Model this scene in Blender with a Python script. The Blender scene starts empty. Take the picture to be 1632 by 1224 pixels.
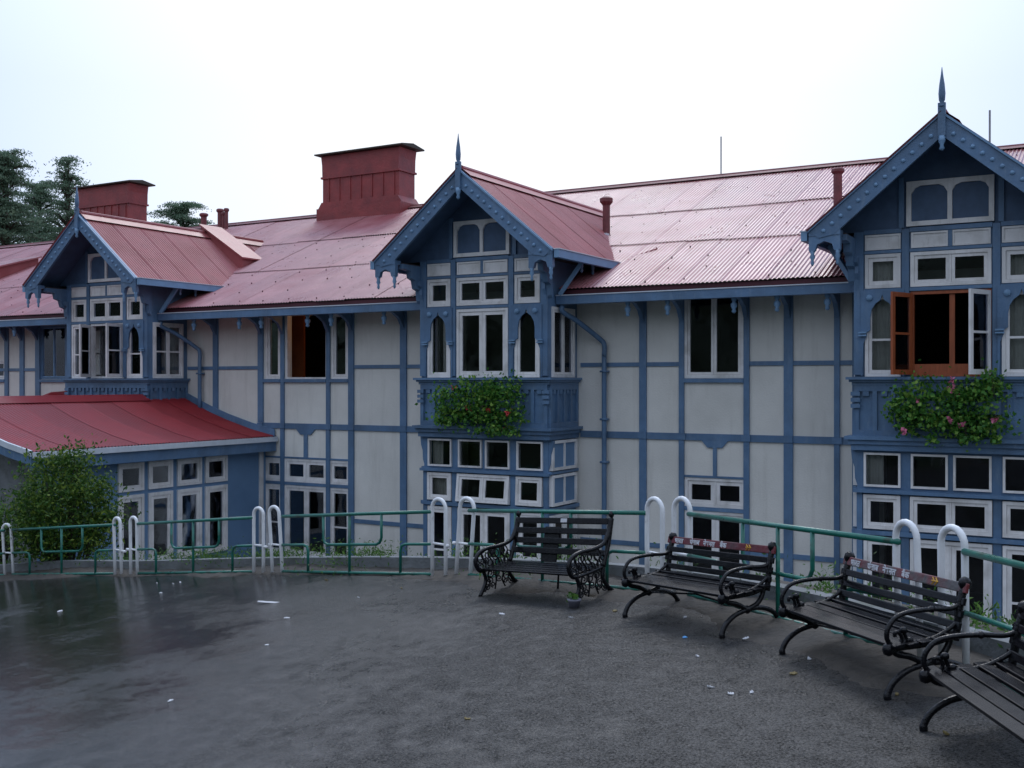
import bpy, math, random
import numpy as np
from mathutils import Vector, Matrix
R = math.radians
random.seed(7); rng = np.random.default_rng(7)
scene = bpy.context.scene
col = scene.collection

# ------------------------------------------------------------------ camera, sky, sun, exposure
EYE = 2.40
cam_d = bpy.data.cameras.new('camera'); cam = bpy.data.objects.new('camera', cam_d); col.objects.link(cam)
cam.location = (0, 0, EYE)
cam.rotation_euler = (R(90) - math.atan(4/1714), 0, R(30))
cam_d.sensor_width = 36; cam_d.lens = 1714/1632*36
cam_d.clip_start = 0.1; cam_d.clip_end = 3000
scene.camera = cam

SUN_EL, SUN_AZ = R(48), R(20)          # azimuth measured left of +Y (behind the hotel)
world = bpy.data.worlds.new('World'); scene.world = world; world.use_nodes = True
nt = world.node_tree; nt.nodes.clear()
def N(t, typ, **kw):
    n = t.nodes.new(typ)
    for k, v in kw.items(): setattr(n, k, v)
    return n
out = N(nt, 'ShaderNodeOutputWorld'); bg = N(nt, 'ShaderNodeBackground'); bg.inputs[1].default_value = 0.1
sky = N(nt, 'ShaderNodeTexSky'); sky.sky_type = 'NISHITA'; sky.sun_disc = False
sky.sun_elevation = SUN_EL; sky.sun_rotation = -SUN_AZ
tc = N(nt, 'ShaderNodeTexCoord')
dot = N(nt, 'ShaderNodeVectorMath', operation='DOT_PRODUCT')
gd = Vector((-0.47, 0.80, 0.30)).normalized(); dot.inputs[1].default_value = gd
ramp = N(nt, 'ShaderNodeValToRGB')
ramp.color_ramp.elements[0].position = 0.0; ramp.color_ramp.elements[0].color = (.50, .58, .72, 1)
ramp.color_ramp.elements[1].position = 1.0; ramp.color_ramp.elements[1].color = (1.0, 1.01, 1.04, 1)
e = ramp.color_ramp.elements.new(0.84); e.color = (.50, .66, .97, 1)
e = ramp.color_ramp.elements.new(0.94); e.color = (.80, .89, 1.06, 1)
noise = N(nt, 'ShaderNodeTexNoise'); noise.inputs['Scale'].default_value = 1.3; noise.inputs['Detail'].default_value = 3
nadd = N(nt, 'ShaderNodeMath', operation='MULTIPLY_ADD'); nadd.inputs[1].default_value = 0.05; nadd.inputs[2].default_value = -0.025
add = N(nt, 'ShaderNodeMath', operation='ADD')
sc10 = N(nt, 'ShaderNodeVectorMath', operation='SCALE'); 
sepz = N(nt, 'ShaderNodeSeparateXYZ'); zen = N(nt, 'ShaderNodeMapRange'); zen.inputs[1].default_value = .25; zen.inputs[2].default_value = 1.0; zen.inputs[3].default_value = 10.0; zen.inputs[4].default_value = 18.5
nt.links.new(tc.outputs['Generated'], sepz.inputs[0]); nt.links.new(sepz.outputs[2], zen.inputs[0]); nt.links.new(zen.outputs[0], sc10.inputs['Scale'])
mix = N(nt, 'ShaderNodeMix', data_type='RGBA'); mix.inputs[0].default_value = 0.93
L = nt.links.new
L(tc.outputs['Generated'], dot.inputs[0]); L(tc.outputs['Generated'], noise.inputs['Vector'])
L(noise.outputs['Fac'], nadd.inputs[0]); L(dot.outputs['Value'], add.inputs[0]); L(nadd.outputs[0], add.inputs[1])
L(add.outputs[0], ramp.inputs[0]); L(ramp.outputs[0], sc10.inputs[0])
L(sky.outputs[0], mix.inputs[6]); L(sc10.outputs[0], mix.inputs[7]); L(mix.outputs[2], bg.inputs[0]); L(bg.outputs[0], out.inputs[0])

sun_d = bpy.data.lights.new('sun', 'SUN'); sun_d.energy = 0.7; sun_d.angle = R(20); sun_d.color = (1, .97, .93)
sun = bpy.data.objects.new('sun', sun_d); col.objects.link(sun)
sdir = Vector((-math.sin(SUN_AZ)*math.cos(SUN_EL), math.cos(SUN_AZ)*math.cos(SUN_EL), math.sin(SUN_EL)))
sun.rotation_euler = sdir.to_track_quat('Z', 'Y').to_euler()
scene.view_settings.view_transform = 'Standard'; scene.view_settings.look = 'None'
scene.view_settings.exposure = 0.18; scene.view_settings.gamma = 1.0; scene.view_settings.use_curve_mapping = False

# ------------------------------------------------------------------ geometry of the view -> places
F = 1714.0; S = 1.08; C30, S30 = math.cos(R(30)), math.sin(R(30))
def at(px, py, Y):
    """point on the building plane Y (unscaled building units, heights from eye level)"""
    t = (px-816)/F; X = Y*(t*C30-S30)/(C30+S30*t); d = -X*S30+Y*C30
    return X, (608-py)/F*d
def atX(px, Y): return at(px, 0, Y)[0]
SL = 0.125
def road_z(x, y):
    r = x*C30+y*S30
    return max(-1.9, min(1.2, SL*r))
def at_road(px, py, h=0.0):
    t = (px-816)/F; d = (EYE-h)/((py-608)/F+SL*t); r = t*d
    return Vector((r*C30-d*S30, r*S30+d*C30, SL*r+h))
MH = Matrix.Translation((0, 0, EYE)) @ Matrix.Scale(S, 4)
def T(x, y, z): return Matrix.Translation((x, y, z))

# ------------------------------------------------------------------ materials
MAT = {}
def mat(name, base, rough=.6, var=.15, scale=3.0, bump=.0, bscale=40., metal=0., spec=.5, var2=None, v2scale=.6, v2lo=.45, v2hi=.65, stretch=None, coat=0., objvar=0., streak=None, grain=0.):
    m = bpy.data.materials.new(name); m.use_nodes = True; t = m.node_tree; b = t.nodes['Principled BSDF']
    tcn = N(t, 'ShaderNodeTexCoord'); geo = N(t, 'ShaderNodeNewGeometry')
    mp = N(t, 'ShaderNodeMapping'); t.links.new(geo.outputs['Position'], mp.inputs[0])
    if stretch: mp.inputs['Scale'].default_value = stretch
    n1 = N(t, 'ShaderNodeTexNoise'); n1.inputs['Scale'].default_value = scale; n1.inputs['Detail'].default_value = 6; n1.inputs['Roughness'].default_value = .65
    t.links.new(mp.outputs[0], n1.inputs['Vector'])
    cr = N(t, 'ShaderNodeValToRGB'); lo = [c*(1-var) for c in base]; hi = [min(1, c*(1+var)) for c in base]
    cr.color_ramp.elements[0].position = .3; cr.color_ramp.elements[0].color = (*lo, 1)
    cr.color_ramp.elements[1].position = .7; cr.color_ramp.elements[1].color = (*hi, 1)
    t.links.new(n1.outputs['Fac'], cr.inputs[0]); c = cr.outputs[0]
    if var2:
        n2 = N(t, 'ShaderNodeTexNoise'); n2.inputs['Scale'].default_value = v2scale; n2.inputs['Detail'].default_value = 5
        t.links.new(mp.outputs[0], n2.inputs['Vector'])
        r2 = N(t, 'ShaderNodeMapRange'); r2.inputs[1].default_value = v2lo; r2.inputs[2].default_value = v2hi
        t.links.new(n2.outputs['Fac'], r2.inputs[0])
        mx = N(t, 'ShaderNodeMix', data_type='RGBA'); t.links.new(r2.outputs[0], mx.inputs[0]); t.links.new(c, mx.inputs[6]); mx.inputs[7].default_value = (*var2, 1)
        c = mx.outputs[2]
    if streak:
        mp2 = N(t, 'ShaderNodeMapping'); mp2.inputs['Scale'].default_value = streak[3]; t.links.new(geo.outputs['Position'], mp2.inputs[0])
        n4 = N(t, 'ShaderNodeTexNoise'); n4.inputs['Scale'].default_value = 1.0; n4.inputs['Detail'].default_value = 6; n4.inputs['Roughness'].default_value = .7; t.links.new(mp2.outputs[0], n4.inputs['Vector'])
        r4 = N(t, 'ShaderNodeMapRange'); r4.inputs[1].default_value = .52; r4.inputs[2].default_value = .78; r4.inputs[4].default_value = streak[4]; t.links.new(n4.outputs['Fac'], r4.inputs[0])
        mx = N(t, 'ShaderNodeMix', data_type='RGBA'); t.links.new(r4.outputs[0], mx.inputs[0]); t.links.new(c, mx.inputs[6]); mx.inputs[7].default_value = (*streak[:3], 1); c = mx.outputs[2]
    if objvar:
        oi = N(t, 'ShaderNodeObjectInfo'); ro = N(t, 'ShaderNodeMapRange'); ro.inputs[3].default_value = 1-objvar; ro.inputs[4].default_value = 1+objvar; t.links.new(oi.outputs['Random'], ro.inputs[0])
        hs = N(t, 'ShaderNodeHueSaturation'); t.links.new(ro.outputs[0], hs.inputs['Value']); t.links.new(c, hs.inputs['Color']); c = hs.outputs[0]
    t.links.new(c, b.inputs['Base Color'])
    rr = N(t, 'ShaderNodeMapRange'); rr.inputs[3].default_value = max(.03, rough-.1); rr.inputs[4].default_value = min(1, rough+.1)
    t.links.new(n1.outputs['Fac'], rr.inputs[0]); t.links.new(rr.outputs[0], b.inputs['Roughness'])
    b.inputs['Metallic'].default_value = metal; b.inputs['Specular IOR Level'].default_value = spec
    b.inputs['Coat Weight'].default_value = coat; b.inputs['Coat Roughness'].default_value = .15
    if bump:
        n3 = N(t, 'ShaderNodeTexNoise'); n3.inputs['Scale'].default_value = bscale; n3.inputs['Detail'].default_value = 4
        t.links.new(mp.outputs[0], n3.inputs['Vector'])
        bp = N(t, 'ShaderNodeBump'); bp.inputs['Strength'].default_value = bump; bp.inputs['Distance'].default_value = .02
        t.links.new(n3.outputs['Fac'], bp.inputs['Height']); t.links.new(bp.outputs[0], b.inputs['Normal'])
    MAT[name] = m; return m
mat('plaster', (.72, .70, .66), .85, .05, 1.2, .3, 30, var2=(.60, .585, .55), v2scale=.8, v2lo=.45, v2hi=.8, streak=(.42, .40, .36, (3.5, 3.5, .35), .42))
mat('blue', (.10, .185, .315), .45, .14, 2.5, .25, 25, var2=(.075, .13, .21), v2scale=1.6, v2lo=.45, v2hi=.75, objvar=.10, streak=(.20, .27, .36, (9, 9, 2.2), .6))
mat('blue_light', (.17, .30, .47), .5, .12, 3, .1, 25)
mat('blue_dark', (.07, .12, .21), .6, .2, 3, .1, 25)
mat('blue_wall', (.14, .25, .41), .7, .08, 1.5, .3, 60, var2=(.10, .19, .33), v2scale=.8, v2lo=.5, v2hi=.8)
mat('white', (.78, .76, .76), .5, .06, 4, .1, 30, var2=(.50, .48, .46), v2scale=2.5, v2lo=.5, v2hi=.8, objvar=.06, streak=(.38, .36, .33, (8, 8, 2), .5))
mat('gutter_white', (.62, .66, .72), .35, .1, 4)
mat('tin', (.36, .145, .155), .30, .14, 1.4, .2, 7, spec=.55, var2=(.27, .055, .065), v2scale=.6, v2lo=.5, v2hi=.75, objvar=.09, streak=(.20, .045, .045, (4, .5, .5), .7))
mat('tin_gable', (.34, .09, .095), .42, .12, 2, .2, 8, spec=.5, var2=(.26, .05, .05), v2scale=.9, v2lo=.45, v2hi=.75, objvar=.08, streak=(.20, .045, .04, (.5, 4, .5), .6))
mat('tin_red', (.24, .020, .025), .42, .15, 1.5, .12, 9, spec=.45, objvar=.1, var2=(.24, .02, .025), v2scale=1.0, v2lo=.45, v2hi=.7)
mat('maroon', (.085, .015, .025), .6, .2, 3)
mat('chimney', (.27, .045, .045), .5, .22, 2.5, .5, 14, var2=(.17, .03, .035), v2scale=1.6, v2lo=.45, v2hi=.75)
mat('chimney_cap', (.045, .04, .03), .7, .3, 4, .3, 20)
mat('pipe_red', (.17, .045, .05), .6, .3, 6, .2, 30)
mat('steel', (.25, .25, .27), .4, .2, 8, metal=.6)
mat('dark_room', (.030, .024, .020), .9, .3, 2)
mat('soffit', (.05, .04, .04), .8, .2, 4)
mat('curtain', (.58, .56, .52), .9, .12, 5)
mat('curtain_dark', (.12, .04, .03), .9, .2, 5)
mat('red_wood', (.34, .085, .03), .45, .25, 5, .1, 20, stretch=(4, 4, .6))
mat('orange_lamplight', (.26, .075, .022), .8, .2, 3)  # lamplight on the room wall, put into the base colour
mat('iron', (.004, .004, .006), .25, .25, 12, .25, 60, spec=.3)
mat('slat', (.004, .004, .006), .22, .4, 5, .10, 30, spec=.2, stretch=(3, 3, 3), var2=(.012, .012, .013), v2scale=5, v2lo=.5, v2hi=.8)
mat('slat_red', (.13, .010, .018), .4, .25, 6, .3, 30, var2=(.07, .04, .045), v2scale=5, v2lo=.5, v2hi=.75)
mat('slat_faded', (.17, .025, .03), .4, .25, 6, .3, 30, var2=(.10, .09, .09), v2scale=5, v2lo=.42, v2hi=.6)
mat('lettering', (.55, .55, .58), .7, .15, 30)
mat('emblem', (.55, .30, .03), .6, .2, 20)
mat('green_paint', (.008, .14, .105), .3, .2, 4, .2, 30, spec=.6, var2=(.02, .07, .05), v2scale=7, v2lo=.55, v2hi=.7)
mat('hoop_white', (.76, .77, .79), .38, .08, 5, .08, 30, var2=(.36, .34, .31), v2scale=6, v2lo=.6, v2hi=.85)
mat('concrete', (.16, .17, .18), .7, .25, 3, .5, 25, var2=(.06, .07, .05), v2scale=2, v2lo=.5, v2hi=.75)
mat('soil', (.050, .042, .034), .8, .4, 6, .9, 18)
mat('yard', (.10, .10, .095), .8, .3, 1, .5, 10)
mat('hill', (.035, .05, .028), .9, .4, .6, .9, 3)
mat('bark', (.06, .045, .035), .9, .3, 6, .6, 14)
mat('scrap', (.5, .5, .52), .7, .1, 10)
mat('scrap_blue', (.08, .3, .6), .5, .1, 10)
mat('petal_red', (.55, .05, .05), .6, .25, 20)
mat('petal_pink', (.62, .16, .28), .6, .25, 20)
mat('pot', (.12, .12, .15), .6, .2, 10)
mat('litter_leaf', (.16, .12, .04), .7, .3, 20)
def leafmat(name, c1, c2, c3):
    m = bpy.data.materials.new(name); m.use_nodes = True; t = m.node_tree; b = t.nodes['Principled BSDF']
    g = N(t, 'ShaderNodeNewGeometry'); cr = N(t, 'ShaderNodeValToRGB')
    cr.color_ramp.elements[0].color = (*c1, 1); cr.color_ramp.elements[1].color = (*c3, 1)
    e = cr.color_ramp.elements.new(.6); e.color = (*c2, 1)
    t.links.new(g.outputs['Random Per Island'], cr.inputs[0]); t.links.new(cr.outputs[0], b.inputs['Base Color'])
    b.inputs['Roughness'].default_value = .5; b.inputs['Specular IOR Level'].default_value = .3
    tl = N(t, 'ShaderNodeBsdfTranslucent'); t.links.new(cr.outputs[0], tl.inputs[0]); ms = N(t, 'ShaderNodeMixShader'); ms.inputs[0].default_value = .35
    t.links.new(b.outputs[0], ms.inputs[1]); t.links.new(tl.outputs[0], ms.inputs[2]); t.links.new(ms.outputs[0], t.nodes['Material Output'].inputs[0])
    MAT[name] = m
leafmat('leaf_bush', (.02, .06, .012), (.06, .14, .022), (.20, .27, .04))
leafmat('leaf_basket', (.03, .12, .022), (.09, .25, .04), (.25, .40, .07))
leafmat('leaf_weed', (.04, .09, .02), (.07, .17, .03), (.15, .26, .05))
leafmat('leaf_cedar', (.08, .14, .09), (.12, .19, .12), (.17, .24, .15))
def glassmat():
    m = bpy.data.materials.new('glass'); m.use_nodes = True; t = m.node_tree; t.nodes.clear()
    o = N(t, 'ShaderNodeOutputMaterial'); mx = N(t, 'ShaderNodeMixShader'); tr = N(t, 'ShaderNodeBsdfTransparent'); gl = N(t, 'ShaderNodeBsdfGlossy')
    tr.inputs[0].default_value = (.82, .84, .84, 1); gl.inputs['Roughness'].default_value = .04; gl.inputs[0].default_value = (.9, .92, 1, 1)
    fr = N(t, 'ShaderNodeFresnel'); fr.inputs[0].default_value = 1.45
    g = N(t, 'ShaderNodeNewGeometry'); n = N(t, 'ShaderNodeTexNoise'); n.inputs['Scale'].default_value = 1.5; t.links.new(g.outputs['Position'], n.inputs['Vector'])
    bp = N(t, 'ShaderNodeBump'); bp.inputs['Strength'].default_value = .15; bp.inputs['Distance'].default_value = .05
    t.links.new(n.outputs['Fac'], bp.inputs['Height']); t.links.new(bp.outputs[0], gl.inputs['Normal'])
    t.links.new(fr.outputs[0], mx.inputs[0]); t.links.new(tr.outputs[0], mx.inputs[1]); t.links.new(gl.outputs[0], mx.inputs[2]); t.links.new(mx.outputs[0], o.inputs[0])
    MAT['glass'] = m
glassmat()
def roadmat():
    m = bpy.data.materials.new('asphalt'); m.use_nodes = True; t = m.node_tree; b = t.nodes['Principled BSDF']
    g = N(t, 'ShaderNodeNewGeometry'); P = g.outputs['Position']
    def noise(sc, det=5, mp=None, rough=.6):
        n = N(t, 'ShaderNodeTexNoise'); n.inputs['Scale'].default_value = sc; n.inputs['Detail'].default_value = det; n.inputs['Roughness'].default_value = rough
        t.links.new(mp or P, n.inputs['Vector']); return n.outputs['Fac']
    def mr(x, a, bb, c, d):
        n = N(t, 'ShaderNodeMapRange'); n.inputs[1].default_value = a; n.inputs[2].default_value = bb; n.inputs[3].default_value = c; n.inputs[4].default_value = d
        t.links.new(x, n.inputs[0]); return n.outputs[0]
    def mth(op, a, bb):
        n = N(t, 'ShaderNodeMath', operation=op)
        for i, v in enumerate((a, bb)):
            if isinstance(v, (int, float)): n.inputs[i].default_value = v
            else: t.links.new(v, n.inputs[i])
        return n.outputs[0]
    big = noise(.55, 5); fine = noise(70, 3); mid = noise(6, 6)
    base = N(t, 'ShaderNodeMix', data_type='RGBA'); base.inputs[6].default_value = (.008, .008, .008, 1); base.inputs[7].default_value = (.050, .047, .045, 1)
    f = mth('ADD', mth('ADD', mth('MULTIPLY', fine, .4), mth('MULTIPLY', noise(30, 2), .6)), mth('ADD', mth('MULTIPLY', mid, .5), mth('MULTIPLY', noise(1.7, 6), .35))); t.links.new(mr(f, .80, 1.16, 0, 1), base.inputs[0])
    t.links.new(base.outputs[2], b.inputs['Base Color'])
    # standing water lies along the lower, left side of the road
    sx = N(t, 'ShaderNodeSeparateXYZ'); t.links.new(P, sx.inputs[0])
    lowside = mr(sx.outputs[2], -.60, .12, 1, 0)
    wet = mr(mth('ADD', mth('MULTIPLY', lowside, .5), mth('ADD', mth('MULTIPLY', big, .7), mth('MULTIPLY', mid, .3))), .60, .95, 0, 1)
    damp = mr(mth('ADD', mth('MULTIPLY', mid, .5), mth('MULTIPLY', big, .6)), .4, .7, .24, .48)
    ro = N(t, 'ShaderNodeMix', data_type='FLOAT'); t.links.new(wet, ro.inputs[0]); t.links.new(damp, ro.inputs[2]); ro.inputs[3].default_value = .07
    t.links.new(ro.outputs[0], b.inputs['Roughness']); 
    sv = mr(mth('ADD', mth('MULTIPLY', noise(62, 2, rough=.85), .9), mth('MULTIPLY', mid, .1)), .39, .61, .04, .64)
    sm = N(t, 'ShaderNodeMix', data_type='FLOAT'); t.links.new(wet, sm.inputs[0]); t.links.new(sv, sm.inputs[2]); sm.inputs[3].default_value = .95
    t.links.new(sm.outputs[0], b.inputs['Specular IOR Level'])
    hb = mth('ADD', mth('MULTIPLY', fine, .8), mth('MULTIPLY', noise(60, 3), .8))
    st = mr(wet, 0, 1, .9, .12)
    bp = N(t, 'ShaderNodeBump'); bp.inputs['Distance'].default_value = .012; t.links.new(st, bp.inputs['Strength']); t.links.new(hb, bp.inputs['Height'])
    t.links.new(bp.outputs[0], b.inputs['Normal'])
    MAT['asphalt'] = m
roadmat()

# ------------------------------------------------------------------ builders
BS = {}      # build-space location of every object
def tag(o, label=None, cat=None, group=None, kind=None):
    if label: o['label'] = label
    if cat: o['category'] = cat
    if group: o['group'] = group
    if kind: o['kind'] = kind
    return o
def root(name, loc, label=None, cat=None, group=None, kind=None, local=False, rz=0):
    o = bpy.data.objects.new(name, None); col.objects.link(o); o.empty_display_size = .2
    o.location = loc; o.rotation_euler = (0, 0, rz)
    BS[o] = Vector((0, 0, 0)) if local else Vector(loc)
    return tag(o, label, cat, group, kind)
class MB:
    def __init__(s, M=None): s.v = []; s.f = []; s.M = M or Matrix()
    def add(s, vs, fs):
        n = len(s.v); s.v += [s.M @ Vector(p) for p in vs]; s.f += [tuple(i+n for i in f) for f in fs]; return s
    def box(s, x0, x1, y0, y1, z0, z1):
        if x0 > x1: x0, x1 = x1, x0
        if y0 > y1: y0, y1 = y1, y0
        if z0 > z1: z0, z1 = z1, z0
        return s.add([(x0,y0,z0),(x1,y0,z0),(x1,y1,z0),(x0,y1,z0),(x0,y0,z1),(x1,y0,z1),(x1,y1,z1),(x0,y1,z1)],
              [(0,3,2,1),(4,5,6,7),(0,1,5,4),(1,2,6,5),(2,3,7,6),(3,0,4,7)])
    def ext(s, poly, a0, a1, ax='y'):
        """extrude a 2D polygon: ax='y' poly=(x,z); ax='x' poly=(y,z); ax='z' poly=(x,y)"""
        def p(q, a): return (q[0], a, q[1]) if ax == 'y' else ((a, q[0], q[1]) if ax == 'x' else (q[0], q[1], a))
        n = len(poly)
        return s.add([p(q, a0) for q in poly]+[p(q, a1) for q in poly],
              [tuple(range(n)), tuple(range(2*n-1, n-1, -1))]+[(i, i+n, (i+1) % n+n, (i+1) % n) for i in range(n)])
    def beam(s, a, b, w, h, up=(0,0,1)):
        a, b = Vector(a), Vector(b); d = (b-a).normalized(); x = d.cross(Vector(up)).normalized(); z = x.cross(d)
        vs = []
        for p in (a, b):
            for i, j in ((-1,-1),(1,-1),(1,1),(-1,1)): vs.append(p+x*(i*w/2)+z*(j*h/2))
        return s.add(vs, [(0,1,2,3),(7,6,5,4),(0,4,5,1),(1,5,6,2),(2,6,7,3),(3,7,4,0)])
    def tube(s, pts, r, seg=8, closed=False, flat=None):
        pts = [Vector(p) for p in pts]; n = len(pts); rs = r if isinstance(r, (list, tuple)) else [r]*n
        vs = []; ref = None
        for i, p in enumerate(pts):
            if closed: d = (pts[(i+1) % n]-pts[i-1]).normalized()
            else: d = (pts[min(i+1, n-1)]-pts[max(i-1, 0)]).normalized()
            if ref is None:
                ref = Vector((0,0,1)) if abs(d.z) < .9 else Vector((1,0,0))
            x = d.cross(ref).normalized(); y = x.cross(d).normalized(); ref = y
            for k in range(seg):
                a = 2*math.pi*k/seg; vs.append(p+(x*math.cos(a)+y*math.sin(a))*rs[i])
        fs = []
        for i in range(n if closed else n-1):
            j = (i+1) % n
            for k in range(seg): fs.append((i*seg+k, i*seg+(k+1) % seg, j*seg+(k+1) % seg, j*seg+k))
        if not closed: fs += [tuple(range(seg-1, -1, -1)), tuple((n-1)*seg+k for k in range(seg))]
        return s.add(vs, fs)
    def lathe(s, prof, c=(0,0,0), seg=10):
        n = len(prof); vs = []; c = Vector(c)
        for r_, z in prof:
            for k in range(seg):
                a = 2*math.pi*k/seg; vs.append(c+Vector((r_*math.cos(a), r_*math.sin(a), z)))
        fs = [(i*seg+k, i*seg+(k+1) % seg, (i+1)*seg+(k+1) % seg, (i+1)*seg+k) for i in range(n-1) for k in range(seg)]
        fs += [tuple(range(seg-1, -1, -1)), tuple((n-1)*seg+k for k in range(seg))]
        return s.add(vs, fs)
    def build(s, name, m, parent=None, smooth=False, label=None, cat=None, group=None, kind=None):
        vs = s.v; mn = [min(v[i] for v in vs) for i in range(3)]; mx = [max(v[i] for v in vs) for i in range(3)]
        o0 = Vector(((mn[0]+mx[0])/2, (mn[1]+mx[1])/2, mn[2]))
        me = bpy.data.meshes.new(name); me.from_pydata([v-o0 for v in vs], [], s.f); me.materials.append(MAT[m])
        if smooth: me.shade_smooth()
        return place(name, me, o0, parent, label, cat, group, kind)
def place(name, me, o0, parent=None, label=None, cat=None, group=None, kind=None, rot=None):
    o = bpy.data.objects.new(name, me); col.objects.link(o); o0 = Vector(o0)
    if parent is not None: o.parent = parent; o.location = o0-BS[parent]
    else: o.location = o0
    if rot is not None: o.rotation_euler = rot
    BS[o] = o0
    return tag(o, label, cat, group, kind)
def smoothpath(pts, n=6):
    """Catmull-Rom through the points"""
    P = [Vector(p) for p in pts]; P = [P[0]*2-P[1]]+P+[P[-1]*2-P[-2]]; out = []
    for i in range(1, len(P)-2):
        for k in range(n):
            t = k/n; a, b, c, d = P[i-1], P[i], P[i+1], P[i+2]
            out.append(.5*((2*b)+(c-a)*t+(2*a-5*b+4*c-d)*t*t+(3*b-a-3*c+d)*t**3))
    out.append(P[-2]); return out
def wall(M, u0, u1, z0, z1, holes, th=.18):
    b = MB(M); us = sorted({u0, u1, *[min(max(h[0], u0), u1) for h in holes], *[min(max(h[1], u0), u1) for h in holes]})
    zs = sorted({z0, z1, *[min(max(h[2], z0), z1) for h in holes], *[min(max(h[3], z0), z1) for h in holes]})
    def solid(i, j):
        if i < 0 or j < 0 or i >= len(us)-1 or j >= len(zs)-1: return False
        cu, cz = (us[i]+us[i+1])/2, (zs[j]+zs[j+1])/2
        return not any(h[0] < cu < h[1] and h[2] < cz < h[3] for h in holes)
    for i in range(len(us)-1):
        for j in range(len(zs)-1):
            if not solid(i, j): continue
            a, c, d, e_ = us[i], us[i+1], zs[j], zs[j+1]
            b.add([(a,0,d),(c,0,d),(c,0,e_),(a,0,e_)], [(0,1,2,3)]); b.add([(a,th,d),(c,th,d),(c,th,e_),(a,th,e_)], [(3,2,1,0)])
            if not solid(i-1, j): b.add([(a,0,d),(a,th,d),(a,th,e_),(a,0,e_)], [(3,2,1,0)])
            if not solid(i+1, j): b.add([(c,0,d),(c,th,d),(c,th,e_),(c,0,e_)], [(0,1,2,3)])
            if not solid(i, j-1): b.add([(a,0,d),(c,0,d),(c,th,d),(a,th,d)], [(3,2,1,0)])
            if not solid(i, j+1): b.add([(a,0,e_),(c,0,e_),(c,th,e_),(a,th,e_)], [(0,1,2,3)])
    return b
def ring(b, u0, u1, z0, z1, w, y0, y1, wb=None):
    wb = wb or w
    b.box(u0, u0+w, y0, y1, z0, z1); b.box(u1-w, u1, y0, y1, z0, z1)
    b.box(u0+w, u1-w, y0, y1, z1-w, z1); b.box(u0+w, u1-w, y0, y1, z0, z0+wb)
def window(M, parent, u0, u1, z0, z1, cols=1, bars=(), fw=.055, sw=.05, frame='white', pane='glass', curtain=None, sash='white', gap=0, name='window', leaf=True, label=None):
    b = MB(M); ring(b, u0, u1, z0, z1, fw, -.04, .07)
    cw = (u1-u0-2*fw)/cols
    if cols > 1 and gap:
        for i in range(1, cols): b.box(u0+fw+cw*i-gap/2, u0+fw+cw*i+gap/2, -.03, .06, z0+fw, z1-fw)
    w = b.build(name, frame, parent, label=label)
    for i in range(cols):
        a, c = u0+fw+cw*i+(gap/2 if i else 0), u0+fw+cw*(i+1)-(gap/2 if i < cols-1 else 0)
        if leaf:
            s = MB(M); ring(s, a+.003, c-.003, z0+fw+.003, z1-fw-.003, sw, -.02, .03)
            for zb in bars: zz = z0+(z1-z0)*zb; s.box(a+sw, c-sw, -.015, .02, zz-.018, zz+.018)
            s.build('sash', sash, w)
        k = sw if leaf else 0
        MB(M).box(a+k*.8, c-k*.8, .0, .008, z0+fw+k*.8, z1-fw-k*.8).build('pane', pane, w)
    if curtain:
        for side in curtain:
            ww = (u1-u0)
            a, c = (u0+.02, u0+ww*.5) if side == 'l' else ((u0+ww*.5, u1-.02) if side == 'r' else (u0+.02, u1-.02))
            s = MB(M); n = max(8, int((c-a)/.02)); vs = []; 
            for i in range(n+1):
                x = a+(c-a)*i/n; y = .13+.025*math.sin(i*1.35+random.random()*.6)
                vs += [(x, y, z0+.02), (x, y-.004, z1-.03)]
            s.add(vs, [(2*i, 2*i+2, 2*i+3, 2*i+1) for i in range(n)]); s.build('curtain', 'curtain', w, smooth=True)
    return w
_corr = {}
def corr(name, width, prof, pitch, amp, m, seg=6):
    """corrugated sheet: local x across, (y, z) profile up the slope"""
    key = (round(width, 3), tuple((round(a, 3), round(b_, 3)) for a, b_ in prof), m)
    if key in _corr: return _corr[key]
    waves = max(2, round(width/pitch)); n = (waves+1)*seg; step = width/(waves*seg); k = len(prof); vs = []
    for i in range(n+1):
        h = amp*math.cos(2*math.pi*i/seg)
        for (y, z) in prof: vs.append((step*i, y, z+h))
    fs = [(i*k+j, (i+1)*k+j, (i+1)*k+j+1, i*k+j+1) for i in range(n) for j in range(k-1)]
    me = bpy.data.meshes.new(name); me.from_pydata(vs, [], fs); me.materials.append(MAT[m]); me.shade_smooth()
    _corr[key] = me; return me
def leaves(M, pts, size, m, name, parent, aspect=.6, kind=None, up=.3, **kw):
    """many small leaf faces at the given points"""
    n = len(pts); pts = np.asarray(pts); d = rng.normal(size=(n, 3)); d[:, 2] += up*rng.normal(size=n); d /= np.linalg.norm(d, axis=1)[:, None]
    e_ = rng.normal(size=(n, 3)); e_ -= (e_*d).sum(1)[:, None]*d; e_ /= np.linalg.norm(e_, axis=1)[:, None]
    sz = size*rng.uniform(.6, 1.35, n)[:, None]; nn = np.cross(d, e_)
    a = pts-d*sz; b_ = pts+e_*sz*aspect+nn*sz*.12; c = pts+d*sz; f = pts-e_*sz*aspect+nn*sz*.12
    v = np.stack([a, b_, c, f], 1).reshape(-1, 3)
    me = bpy.data.meshes.new(name); o0 = Vector((float(pts[:, 0].mean()), float(pts[:, 1].mean()), float(pts[:, 2].min())))
    v = v-np.array(o0); me.from_pydata(v.tolist(), [], (np.arange(n*4).reshape(-1, 4)).tolist()); me.materials.append(MAT[m])
    return place(name, me, o0, parent, kind=kind, **kw)

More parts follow.
